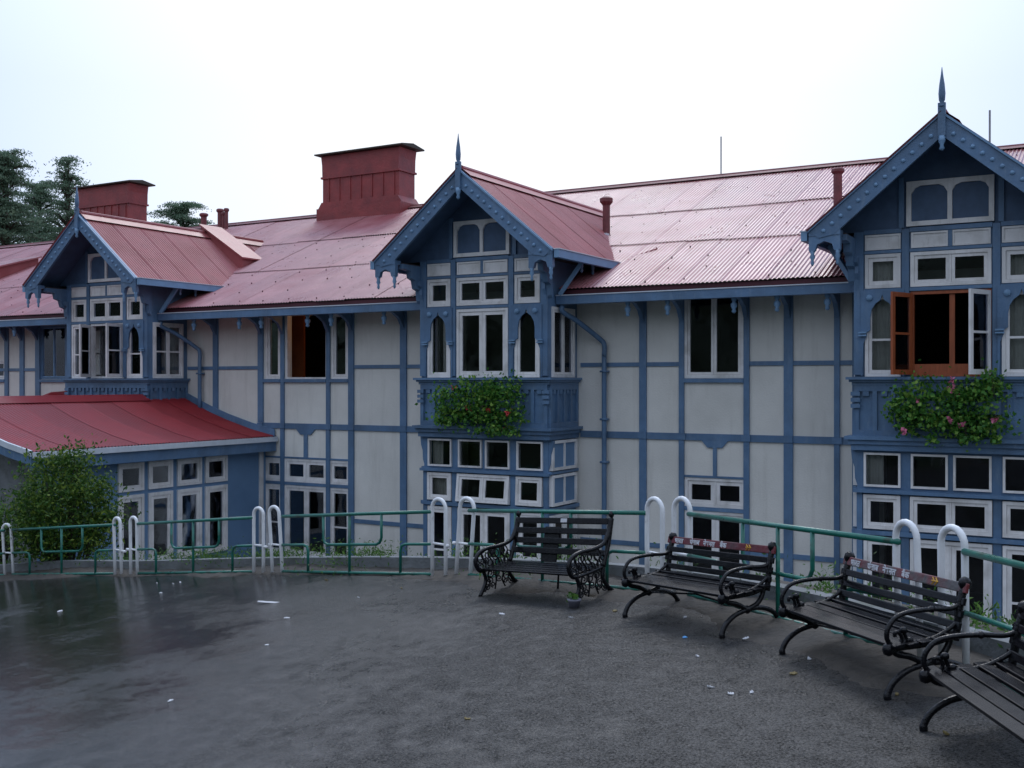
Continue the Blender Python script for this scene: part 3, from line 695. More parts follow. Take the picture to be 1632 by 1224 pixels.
        for MM, a, b_ in ((MR2, .121, D-.002), (ML2, .002, D-.121)):
            wall(MM, a, b_, ZB, -1.13, [], .12).build('bay_wall', 'blue', hotel)
            for z0, z1 in ((-1.73, -1.15), (-2.42, -1.82)):
                window(MM @ T(0, -.05, 0), hotel, .04, D-.1, z0, z1, cols=2, pane='blue_wall', gap=.04, leaf=False)
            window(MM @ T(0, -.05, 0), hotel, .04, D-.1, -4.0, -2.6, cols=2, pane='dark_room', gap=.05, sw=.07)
            MB(MM).box(-.0, D, -.09, -.001, -2.52, -2.45).build('bay_rail', 'blue', hotel)
            MB(MM).box(-.0, D, -.07, -.001, -1.80, -1.75).build('bay_rail', 'blue', hotel)
        for i, (a, b_) in enumerate(cols4): window(Mf, hotel, a, b_, -1.73, -1.17, fw=.035, leaf=False, curtain='l' if i == 0 else None)
        for i, (a, b_, n) in enumerate(three):
            tilt = -7 if which == 'mid' and i == 1 else (-3 if which == 'mid' and i == 2 else 0)
            MM = Mf @ T(0, -.02, -1.86) @ Matrix.Rotation(R(tilt), 4, 'X') @ T(0, 0, 1.86)
            window(MM, hotel, a, b_, -2.42, -1.86, cols=n, sw=.05, gap=.03 if n > 1 else 0, curtain='a' if i == 0 and which == 'mid' else None)
            window(Mf, hotel, a, b_, -4.08, -2.55, cols=n, sw=.07, gap=.02 if n > 1 else 0, bars=(.42,) if n < 2 else ())
        MB(Mf).box(-h-.05, h+.05, -.10, -.001, -1.83, -1.775).build('bay_rail', 'blue', hotel)
        MB(Mf).box(-h-.02, h+.02, -.07, -.001, -2.52, -2.45).build('bay_rail', 'blue', hotel)
        for x0, x1 in ((-h-.003, -1.36), (-.745, -.625), (.625, .745), (1.36, h+.003)): MB(Mf).box(x0, x1, -.035, -.001, ZB, -1.84).build('bay_post', 'blue', hotel)
        for sg in (-1, 1):   # little scrolled brackets under the cornice
            P = [(.0, -1.14), (.13, -1.14), (.11, -1.3), (.06, -1.42), (.05, -1.6), (.0, -1.72)]
            MB(M).ext([(sg*(h+.0)+sg*p[0]*.8, p[1]) for p in P][::sg], -PD+.06, -PD+.14).build('corner_bracket', 'blue', hotel)
    else:
        MB(M).box(-H+.02, H-.02, -PD+.04, -.002, -1.9, -1.13).build('bay_base', 'blue', hotel)
    # gable wall with its boarded double light
    b = MB(MFr)
    ap = 4.0; zb = 2.46; hw = (ap-zb)/.82
    b.ext([(-hw, zb), (hw, zb), (0, ap)], .0, .08); b.build('gable_wall', 'blue_dark', hotel)
    g0, g1, gz0, gz1 = -.66, .64, 2.50, 3.22
    b = MB(MFr)
    ring(b, g0, g1, gz0, gz1, .075, -.06, -.002); b.box(-.04, .03, -.055, -.002, gz0+.075, gz1-.075)
    for c in ((g0+.075-.04)/2, (g1-.075+.03)/2):
        w2 = .27
        for sg in (-1, 1): b.ext([(c+sg*w2, gz1-.075), (c+sg*w2, gz1-.20), (c+sg*w2*.8, gz1-.11), (c+sg*w2*.5, gz1-.075)][::-sg], -.055, -.01)
    gw = b.build('gable_window', 'white', hotel)
    for x0, x1 in ((g0+.076, -.041), (.031, g1-.076)): MB(MFr).box(x0, x1, -.012, -.002, gz0+.076, gz1-.076).build('pane', 'blue_dark', gw)
    for sg in (-1, 1): MB(MFr).box(sg*.70, sg*.78, -.04, -.002, 2.485, 3.3).build('bay_post', 'blue', hotel)
    # gable roof
    GY = -2.06; SLP = .82; A = math.atan(SLP); AP = 4.06; EH = 2.04; L_ = EH/math.cos(A)*S
    Ys, Yend = GY-.03, 4.1+.3
    if which == 'left': Yend = 4.3
    nsh = 8; wsh = (Yend-Ys)/nsh
    cap = MB(M); cap.tube([(0, GY+.04, AP+.06), (0, Yend, AP+.06)], .055, 8)
    for sg in (-1, 1): cap.add([(0, GY-.0, AP+.075), (0, Yend, AP+.075), (sg*.24, Yend, AP+.075-.24*SLP+.01), (sg*.24, GY-.0, AP+.075-.24*SLP+.01)], [(0,1,2,3)])
    groof = cap.build('gable_roof', 'tin_gable', hotel, label={'left': 'pinkish corrugated roof of the left gable', 'mid': 'pinkish corrugated roof of the middle gable', 'right': 'corrugated roof of the right gable'}[which])
    for sg in (-1, 1):
        for i in range(nsh):
            me = corr('gable_sheet', wsh*S, [(0, 0), (L_, 0)], .085, .013, 'tin_gable')
            if sg > 0:
                p = M @ Vector((EH, Ys+wsh*i, AP-EH*SLP+.03)); rot = Matrix(((0,-math.cos(A),math.sin(A)),(1,0,0),(0,math.sin(A),math.cos(A))))
            else:
                p = M @ Vector((-EH, Ys+wsh*(i+1), AP-EH*SLP+.03)); rot = Matrix(((0,math.cos(A),-math.sin(A)),(-1,0,0),(0,math.sin(A),math.cos(A))))
            p += Vector((0, 0, .004*(i % 2)+random.uniform(-.001, .001)))
            place('roof_sheet', me, p, groof, rot=rot.to_euler())
        # boarding beneath, in front of the gable wall
        b = MB(M); q = .035
        P = [(0, AP-q), (sg*EH*.985, AP-EH*.985*SLP-q), (sg*EH*.985, AP-EH*.985*SLP-q-.05), (0, AP-q-.05)][::sg]
        b.ext(P, GY+.03, .6); b.build('soffit', 'blue_dark', groof)
        # barge board, its pale edge and its row of studs
        bw = .27
        P = [(0, AP-.01), (sg*2.0, AP-2.0*SLP-.01), (sg*1.86, AP-2.0*SLP-.12), (sg*1.62, AP-1.86*SLP-.19), (0, AP-bw*1.22)][::sg]
        bb = MB(M).ext(P, GY-.045, GY+.02).build('barge_board', 'blue', hotel)
        MB(M).ext([(0, AP+.035), (sg*2.03, AP-2.03*SLP+.035), (sg*2.03, AP-2.03*SLP-.005), (0, AP-.005)][::sg], GY-.075, GY+.04).build('edge_strip', 'blue_light', bb)
        st = MB(M)
        for i in range(13):
            u = .16+i*.135; z = AP-u*SLP-.19
            MM = T(sg*u, GY-.045, z) @ Matrix.Rotation(R(90), 4, 'X')
            k = MB(M @ MM); k.lathe([(.038, -.005), (.03, .02), (.012, .03)], (0,0,0), 7); st.v += [v for v in k.v]; n0 = len(st.v)-len(k.v); st.f += [tuple(i_+n0 for i_ in f) for f in k.f]
        st.build('studs', 'blue_light', bb, kind='stuff')
        # boxed foot with two pendants
        x0, x1 = (1.52, 2.02); z1 = AP-2.0*SLP-.02
        b = MB(M); b.box(sg*x0, sg*x1, GY-.04, GY+.16, z1-.06, z1+.02)
        P = [(x0, z1-.06), (x1, z1-.06), (x1, z1-.30), (x1-.10, z1-.30), (x1-.13, z1-.20), ((x0+x1)/2, z1-.15), (x0+.13, z1-.20), (x0+.10, z1-.30), (x0, z1-.30)]
        b.ext([(sg*p[0], p[1]) for p in P][::-sg], GY-.03, GY+.06); ft = b.build('gable_foot', 'blue', hotel)
        for xx in (x0+.05, x1-.05):
            MB(M).lathe([(.012, -.24), (.03, -.2), (.02, -.15), (.045, -.1), (.03, -.05), (.05, 0)], (sg*xx, GY+.015, z1-.30), 7).build('pendant', 'blue_light', ft, smooth=True)
        # stepped console from the bay corner out to the foot
        P = [(-PD, 2.36), (GY+.16, 2.36), (GY+.16, 2.27), (GY+.42, 2.24), (GY+.45, 2.10), (-PD-.25, 2.06), (-PD-.2, 1.9), (-PD-.08, 1.86), (-PD-.05, 1.66), (-PD, 1.6)]
        MB(M).ext(P, sg*(H-.02), sg*(H+.10), 'x').build('console', 'blue', hotel)
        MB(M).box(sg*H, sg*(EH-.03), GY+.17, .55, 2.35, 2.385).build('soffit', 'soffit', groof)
        # gutter along the gable eave and its drop to the main gutter
        gx = EH+.01; b = MB(M); b.box(sg*gx, sg*(gx+.10), GY-.02, .72, 2.27, 2.42); gt = b.build('gutter', 'blue_light', hotel)
        MB(M).box(sg*(gx-.01), sg*(gx+.115), GY-.03, .73, 2.421, 2.437).build('gutter_rim', 'gutter_white', gt)
        b = MB(M); b.beam((sg*(H+.10), -.95, 1.68), (sg*(EH-.05), -.78, 2.33), .08, .08); b.build('brace', 'blue_light', hotel)
        for yy in (-.6, -.1):
            MB(M).lathe([(.015, -.2), (.035, -.16), (.02, -.12), (.04, -.08), (.035, .02)], (sg*(EH-.16), yy, 2.33), 7).build('pendant', 'blue_light', gt, smooth=True)
        # small carved bracket beside the transom windows
        P = [(0, 2.05), (.13, 2.05), (.12, 1.96), (.05, 1.90), (.06, 1.78), (.015, 1.68), (0, 1.5)]
        MB(M).ext([(-PD-.05-p[0], p[1]) for p in P], sg*(H-.08), sg*(H-.02), 'x').build('corner_bracket', 'blue', hotel)
    # king post and finial
    b = MB(M); b.box(-.055, .055, GY-.10, GY-.046, 3.72, 4.22); kp = b.build('king_post', 'blue', hotel)
    MB(M).lathe([(.02, -.2), (.04, -.17), (.025, -.12), (.05, -.06), (.05, .02)], (0, GY-.07, 3.70), 8).build('pendant', 'blue_light', kp, smooth=True)
    MB(M).lathe([(.045, 0), (.05, .02), (.028, .06), (.045, .10), (.052, .20), (.04, .34), (.02, .47), (.005, .60)], (0, GY-.07, 4.20-.04), 8).build('finial', 'blue', kp, smooth=True)
for cx, k in bays: bay(cx, k)
# flue through the middle gable roof
b = MB(MH); b.lathe([(.085, -.4), (.085, .72), (.1, .74), (.15, .8), (.15, .88), (.08, .92)], (-11.22+.92, 22.1, 3.25), 10); b.build('vent_pipe', 'pipe_red', hotel, label='rusty vent pipe standing on the middle gable roof')
MB(MH).box(-11.22+.5, -11.22+1.0, 21.93, 22.25, 3.2, 3.33).build('flashing', 'gutter_white', hotel)
MB(MH).beam((-9.15, 20.5, 2.52), (-8.6, 20.9, 2.75), .25, .03).build('flashing', 'tin', hotel)

# ------------------------------------------------------------------ annex with the bright red roof
AX = -18.11; annex = root('annex', Vector((AX*S, 16*S, YARD)), 'low blue painted annex with a bright red corrugated roof on the left', 'annex')
MA = MH @ Matrix(((0,-1,0,AX),(1,0,0,0),(0,0,1,0),(0,0,0,1)))      # x = building Y, y into annex, z
def ay(px):
    t = (px-816)/F; return AX*(C30+S30*t)/(t*C30-S30)
cols_a = [(187, 228), (235.5, 274), (281.5, 320), (326, 361)]
ca = [(ay(a), ay(b_)) for a, b_ in cols_a]
ha = [(a, b_, -2.29, -1.70) for a, b_ in ca]+[(a, b_, -3.88, -2.37) for a, b_ in ca]
wall(MA, 13.35, Y0-.01, ZB-.1, -1.36, ha, .15).build('wall', 'blue_wall', annex)
for i, (a, b_) in enumerate(ca):
    window(MA, annex, a, b_, -2.29, -1.70, sw=.06); window(MA, annex, a, b_, -3.88, -2.37, sw=.07, fw=.07)
MB(MA).box(Y0-.25, Y0-.12, -.03, -.001, ZB, -1.6).build('corner_board', 'white', annex)
MB(MA).box(13.4, Y0-.01, -.04, -.001, ZB-.05, -3.95).build('plinth', 'blue', annex)
b = MB(MH); b.box(-24.0, AX-.16, 13.35, 13.5, ZB-.1, -1.35)
b.ext([(-24.0, -1.35), (AX-.16, -1.35), (-19.4, -1.22), (-20.1, -.95), (-21.0, -.55), (-22, -.95), (-24, -1.35)], 13.36, 13.49)
b.box(-24.1, -24.0, 13.35, Y0-.01, ZB-.1, -1.4); b.build('end_wall', 'concrete', annex)
MB(MH).box(-21.6, -20.0, 13.28, 13.345, -3.3, -2.0).build('shutter', 'blue_dark', annex)
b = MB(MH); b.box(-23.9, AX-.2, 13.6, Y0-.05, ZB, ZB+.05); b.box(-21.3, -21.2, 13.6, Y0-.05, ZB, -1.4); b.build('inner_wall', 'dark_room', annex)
prof = [(-17.78, -1.31), (-18.5, -1.17), (-19.3, -.96), (-19.9, -.77), (-20.4, -.58), (-20.9, -.38)]
n1 = 8; y0, y1 = 12.9, Y0-.02; w1 = (y1-y0)/n1
ridge = MB(MH); ridge.tube([(-20.9, y0-.02, -.36), (-20.9, 18.2, -.36)], .05, 8)
ridge.add([(-20.9, y0, -.31), (-20.9, 18.22, -.31), (-20.62, 18.22, -.46), (-20.62, y0, -.46)], [(3,2,1,0)]); ridge.add([(-20.9, y0, -.31), (-20.9, 18.22, -.31), (-21.18, 18.22, -.46), (-21.18, y0, -.46)], [(0,1,2,3)])
aroof = ridge.build('roof', 'tin_red', annex)
for i in range(n1):
    pr = [((-17.78-x)*S, (z+1.31)*S) for x, z in prof]
    me = corr('roof_sheet', w1*S, pr, .085, .015, 'tin_red')
    place('roof_sheet', me, MH @ Vector((-17.78, y0+w1*i, -1.31+.005*(i % 2)+random.uniform(0, .002))), aroof, rot=Matrix(((0,-1,0),(1,0,0),(0,0,1))).to_euler())
    if y0+w1*(i+1) < 18.4: place('roof_sheet', me, MH @ Vector((-24.02, y0+w1*(i+1), -1.31+.005*(i % 2))), aroof, rot=Matrix(((0,1,0),(-1,0,0),(0,0,1))).to_euler())
# flashing where the annex roof meets the wall
b = MB(MH)
for (xa, za), (xb, zb) in zip(prof[:-1], prof[1:]):
    b.ext([(xa, za-.02), (xa, za+.17), (xb, zb+.17), (xb, zb-.02)], Y0-.075, Y0-.048)
b.build('flashing', 'blue', annex)
b = MB(MH); b.box(-17.86, -17.76, y0, Y0-.03, -1.66, -1.40); b.build('fascia', 'blue', annex)
b = MB(MH); b.box(-17.755, -17.70, y0-.02, Y0-.03, -1.43, -1.32); b.build('gutter', 'gutter_white', annex)
MB(MH).box(-18.10, -17.87, y0+.1, Y0-.03, -1.62, -1.58).build('soffit', 'blue', annex)
b = MB(MH)
for (xa, za), (xb, zb) in zip(prof[:-1], prof[1:]):
    b.ext([(xa, za-.26), (xa, za-.09), (xb, zb-.09), (xb, zb-.26)], y0-.03, y0+.02)
b.build('barge_board', 'blue', annex)
b = MB(MH)
for (xa, za), (xb, zb) in zip(prof[:-1], prof[1:]):
    b.ext([(xa, za-.09), (xa, za+.02), (xb, zb+.02), (xb, zb-.09)], y0-.05, y0+.0)
b.build('edge_strip', 'gutter_white', annex)
# second little red roof beyond it
rr = MB(MH)
rr.add([(-30.5, 17.6, -.72), (-24.9, 17.6, -.62), (-24.9, Y0-.05, -.50), (-30.5, Y0-.05, -.50), (-24.6, 18.4, -.28), (-24.2, 17.6, -.70), (-24.0, Y0-.06, -.52), (-24.7, Y0-.06, -.22)], [(0,1,2,3),(1,5,4),(1,4,7,2),(4,5,6,7)])
rr.box(-30.5, -24.0, 17.7, Y0-.06, ZB, -.76)
rr.build('lean_to', 'tin_red', None, label='small dark red tin lean-to roof against the wall beyond the annex ridge', cat='lean-to')

# ------------------------------------------------------------------ railing
hoop_labels = {
 ('a', 0): 'white pipe hoop post at the left edge, before the bush',
 ('b', 0): 'left hoop of the white pair beside the bush', ('b', 1): 'right hoop of the white pair beside the bush',
 ('c', 0): 'upright white hoop post at the right end of the annex', ('c', 1): 'leaning white hoop post near the right end of the annex',
 ('d', 0): 'upright white hoop post below the middle bay, left of the ornate bench', ('d', 1): 'tilted white hoop post closest to the ornate bench',
 ('e', 0): 'left white hoop behind the bench with red lettered slat', ('e', 1): 'right white hoop behind the bench with red lettered slat',
 ('f', 0): 'left tall white hoop behind the bench with faded slat', ('f', 1): 'right tall white hoop behind the bench with faded slat'}
tilt = {('a', 0): (4, 0), ('b', 0): (2.5, 0), ('b', 1): (1, 0), ('c', 1): (5, 0), ('d', 1): (-5, 0), ('f', 0): (3, 0), ('f', 1): (1, 0)}
hwd = {'a': .10, 'b': .085, 'c': .105, 'd': .125, 'e': .125, 'f': .12}
hgt = {'a': .94, 'b': .95, 'c': .98, 'd': 1.0, 'e': .99, 'f': .99}
def tangent(p):
    q = min(range(len(sl)), key=lambda i: (sl[i]-Vector((p.x, p.y, 0))).length); return (sl[min(q+1, len(sl)-1)]-sl[max(q-1, 0)]).normalized()
for k, v in HP.items():
    for i, p in enumerate(v):
        d = tangent(p); w = hwd[k]; h = hgt[k]; lean = math.tan(R(-tilt.get((k, i), (0, 0))[0]))
        r_ = root('hoop_post', p, hoop_labels[(k, i)], 'hoop post', 'white hoop posts of the railing')
        pts = [p+d*-w+Vector((0, 0, -.1))]
        pts += [p+d*(-w+lean*h*.5)+Vector((0, 0, h*.5))]
        for a in range(0, 181, 18):
            aa = R(180-a); pts.append(p+d*(math.cos(aa)*w+lean*(h-w))+Vector((0, 0, h-w+math.sin(aa)*w)))
        pts += [p+d*(w+lean*h*.5)+Vector((0, 0, h*.5)), p+d*w+Vector((0, 0, -.1))]
        for q in pts: q.z += 0
        MB().tube(pts, .026, 10).build('hoop', 'hoop_white', r_, smooth=True)
        c = MB(); c.tube([p+d*-w+Vector((0, 0, .42)), p+d*w+Vector((0, 0, .42))], .016, 8)
        if len(v) > 1:
            sg = 1 if i == 0 else -1; gap = (v[1]-v[0]).length/2-.02; c.tube([p+d*sg*w+Vector((0, 0, .41)), p+d*sg*gap+Vector((0, 0, .41))], .022, 8)
        c.build('connector', 'hoop_white', r_, smooth=True)
def panel(A, B, label, uu=(.33, .67), up=.5, sideh=.16, drop=.42, extra=()):
    """green pipe railing between two hoops"""
    A = A.copy(); B = B.copy(); D = B-A
    def P(t, h):
        q = A+D*t; return Vector((q.x, q.y, q.z+h))
    r_ = root('railing', (A+B)/2, label, 'railing', 'green pipe railing panels')
    rr = .020
    MB().tube([P(0, .84), P(1, .84)], .024, 8).build('top_rail', 'green_paint', r_, smooth=True)
    MB().tube([P(0, .03), P(1, .03)], rr, 8).build('bottom_rail', 'green_paint', r_, smooth=True)
    MB().tube([P(up, .84), P(up, -.05)], rr, 8).build('upright', 'green_paint', r_, smooth=True)
    if uu:
        a, b_ = uu; c = .06/D.length*1.6
        MB().tube([P(a, .84), P(a, drop+.09), P(a+c*.35, drop+.025), P(a+c, drop), P(b_-c, drop), P(b_-c*.35, drop+.025), P(b_, drop+.09), P(b_, .84)], rr, 8).build('hanging_loop', 'green_paint', r_, smooth=True)
    if sideh:
        c = .09/D.length
        for s_, e_ in ((0, sideh), (1, 1-sideh)):
            dd = c if e_ > s_ else -c
            MB().tube([P(s_, .42), P(e_-dd, .42), P(e_-dd*.25, .40), P(e_, .33), P(e_, .03)], rr, 8).build('side_bend', 'green_paint', r_, smooth=True)
E = .1
def ends(k0, i0, k1, i1):
    a, b_ = HP[k0][i0], HP[k1][i1]; d = (b_-a).normalized(); return a+d*hwd[k0], b_-d*hwd[k1]
panel(*ends('a', 0, 'b', 0), 'green pipe railing in front of the bush', (.30, .70), .5, .18)
panel(*ends('b', 1, 'c', 0), 'green pipe railing before the four annex windows', (.31, .72), .5, .17)
panel(*ends('c', 1, 'd', 0), 'green pipe railing below the open lit window', (.30, .69), .48, .19)
panel(*ends('d', 1, 'e', 0), 'green pipe railing behind the ornate iron bench', (.30, .62), .46, .19)
panel(*ends('e', 1, 'f', 0), 'green pipe railing between the two red lettered benches', (.32, .66), .50, .2)
nx = r2w(3.72, 3.6); nx.z = road_z(nx.x, nx.y)
a = HP['f'][1]; panel(a+(nx-a).normalized()*.12, nx, 'green pipe railing at the right edge behind the nearest bench', (.36, .66), .5, .19)
lf = Vector(sl[10]); lf.z = road_z(lf.x, lf.y)
b_ = HP['a'][0]; panel(lf, b_+(lf-b_).normalized()*.1, 'green pipe railing running off the left edge')

# ------------------------------------------------------------------ benches
def slat(parent, x0, x1, y, z, w, t, ang_, name, m='slat'):
    b = MB(T(0, y, z) @ Matrix.Rotation(ang_, 4, 'X')); b.box(x0, x1, -w/2, w/2, -t/2, t/2); o = b.build(name, m, parent)
    bv = o.modifiers.new('bevel', 'BEVEL'); bv.width = .006; bv.segments = 2
    return o
def scroll_bench(loc, rz, label, top='slat_red', text=None, scale=1.0, faded=False):
    b_ = root('bench', loc, label, 'bench', 'scroll armed benches along the railing', local=True, rz=rz)
    L2 = .80
    zz = lambda z: z*.77 if z < .43 else .331+(z-.43)*1.05
    for sx in (-L2+.1, L2-.1):
        f = MB(); q = lambda pts: [(sx, y, zz(z)) for y, z in pts]
        f.tube(smoothpath(q([(-.33, -.02), (-.325, .03), (-.27, .12), (-.16, .19), (-.02, .215)]), 5), [.026]*5+[.022]*16, 8)
        f.tube(smoothpath(q([(-.02, .215), (.12, .20), (.25, .13), (.31, .04), (.32, -.03)]), 5), [.022]*16+[.026]*5, 8)
        f.tube(smoothpath(q([(-.25, .40), (-.22, .35), (-.12, .30), (-.02, .215)]), 5), .022, 8)
        f.tube(smoothpath(q([(-.02, .215), (.10, .25), (.17, .33), (.20, .42)]), 5), .022, 8)
        f.tube(smoothpath(q([(-.27, .405), (-.1, .385), (.08, .375), (.2, .40)]), 5), .018, 8)
        f.tube(smoothpath(q([(.23, .36), (.27, .50), (.30, .60), (.345, .69)]), 6), [.026]*19, 8)
        f.lathe([(.01, -.045), (.035, -.03), (.045, 0), (.035, .03), (.01, .045)], (sx, .36, zz(.725)), 10)
        f.lathe([(.01, -.045), (.035, -.03), (.04, 0), (.03, .03), (.01, .04)], (sx, -.28, zz(.405)), 10)
        f.lathe([(.01, -.035), (.03, -.02), (.035, 0), (.03, .02), (.01, .035)], (sx, -.02, zz(.215)), 10)
        # armrest: long sweep, round front, inward scroll
        f.tube(smoothpath(q([(.30, .60), (.22, .585), (.08, .605), (-.08, .615), (-.19, .60), (-.26, .545), (-.28, .48), (-.245, .425), (-.18, .415)]), 6), [.017]*49, 8)
        f.lathe([(.008, -.022), (.024, -.012), (.024, .012), (.008, .022)], (sx, .08, zz(.605)), 8)
        f.tube(smoothpath(q([(-.19, .42), (-.17, .46), (-.185, .50), (-.215, .505), (-.22, .48)]), 5), .013, 8)
        f.lathe([(.01, -.022), (.026, -.012), (.026, .012), (.01, .022)], (sx, -.15, zz(.51)), 8)
        f.lathe([(.01, -.022), (.026, -.012), (.026, .012), (.01, .022)], (sx, -.115, zz(.44)), 8)
        f.tube(smoothpath(q([(-.18, .415), (-.14, .45), (-.15, .50)]), 5), .013, 8)
        f.tube(smoothpath(q([(.30, .58), (.27, .50), (.14, .44), (.02, .415), (-.1, .42), (-.2, .415)]), 5), .015, 8)
        f.build('side_frame', 'iron', b_, smooth=True)
        br = MB(); br.tube([(sx, -.02, .166), (0, .0, .22), (0, .0, .30)], .009, 6); br.build('stay', 'iron', b_)
    for i, (y, z) in enumerate([(-.235, .335), (-.13, .326), (-.025, .321), (.08, .323), (.18, .332)]):
        slat(b_, -L2+.03, L2-.03, y, z, .084, .025, R([4, 2, 0, -3, -6][i]), 'seat_slat')
    ba = math.atan2(.30, .12)
    for i, t in enumerate((.06, .34, .62, .93)):
        y = .262+.105*t; z = .36+.275*t
        o = slat(b_, -L2+.05, L2-.05, y-.02, z, .052 if i < 3 else .068, .024, R(70), 'back_slat', 'slat' if i < 3 else top)
        if i == 3 and text:
            tg = Matrix.Translation((0, y-.02, z)) @ Matrix.Rotation(R(70), 4, 'X')
            for s_, x in text:
                cu = bpy.data.curves.new('lettering', 'FONT'); cu.body = s_; cu.size = .066; cu.extrude = .001; cu.align_x = 'CENTER'; cu.align_y = 'CENTER'; cu.offset = .0022
                to = bpy.data.objects.new('t', cu); col.objects.link(to); bpy.context.view_layer.update()
                me = bpy.data.meshes.new_from_object(to.evaluated_get(bpy.context.evaluated_depsgraph_get())); bpy.data.objects.remove(to)
                me.materials.clear(); me.materials.append(MAT['lettering'])
                if len(me.vertices) == 0: continue
                me.transform(tg @ T(x, -.006, .0145)); c = Vector((x, y-.02, z)); me.transform(T(*(-c)))
                place('lettering', me, c, o, label='white hand painted words')
            e_ = MB(tg @ T(.42, 0, .0135))
            e_.tube([(-.03, -.024, 0), (-.005, 0, 0), (-.03, .024, 0)], .006, 4); e_.tube([(.005, -.024, 0), (.03, 0, 0), (.005, .024, 0)], .006, 4); e_.tube([(-.035, .0, 0), (.035, .0, 0)], .005, 4)
            e_.build('emblem', 'emblem', o)
            if not faded: MB(tg @ T(.42, 0, .0125)).box(-.06, .06, -.031, .031, -.001, .0005).build('emblem_ground', 'slat_red', o)
    return b_
def bench_pose(f0, f1):
    """front feet pixel positions (left, right as seen) -> centre and rotation"""
    a, b_ = at_road(*f0), at_road(*f1); d = (b_-a); d.z = 0; rz = math.atan2(d.y, d.x); d.normalize(); n = Vector((-d.y, d.x, 0)); c = (a+b_)/2+n*.33
    c.z = road_z(c.x, c.y); return c, rz
words = [('भारत', -.57), ('पंजाब', -.33), ('नेशनल', -.12), ('बैंक', .08)]
c2, r2_ = bench_pose((993, 983), (1154, 1018))
def settle(o, L2=.64):
    # stand the bench on the cross slope
    rz = o.rotation_euler.z; d = Vector((math.cos(rz), math.sin(rz), 0)); n = Vector((-d.y, d.x, 0)); p = o.location
    def z(q): return road_z(q.x, q.y)
    sx = (z(p+d*L2)-z(p-d*L2))/(2*L2); sy = (z(p+n*.32)-z(p-n*.32))/.64
    X = Vector((d.x, d.y, sx)).normalized(); Yv = Vector((n.x, n.y, sy)); Yv = (Yv-X*Yv.dot(X)).normalized(); Zv = X.cross(Yv)
    o.rotation_euler = Matrix((X, Yv, Zv)).transposed().to_euler(); o.location.z = z(p)+.012
b2 = scroll_bench(c2, r2_, 'black scroll armed bench with white lettering on its bright red top slat', 'slat_red', words); settle(b2)
c3, r3_ = bench_pose((1245, 1042), (1416, 1116))
b3 = scroll_bench(c3, r3_, 'wet black scroll armed bench whose faded red top slat has flaking letters', 'slat_faded', words, faded=True); settle(b3)
c4, r4_ = bench_pose((1476, 1170), (1650, 1300))
a4 = at_road(1478, 1170); d4 = Vector((r2w(0.0, -1).x, r2w(0, -1).y, 0)); rz4 = math.atan2(d4.y, d4.x); n4 = Vector((-d4.y, d4.x, 0)); c4 = a4+d4*.64+n4*.33; c4.z = road_z(c4.x, c4.y)
b4 = scroll_bench(c4, rz4, 'nearest black slatted bench, cut off by the right edge', 'slat'); settle(b4)

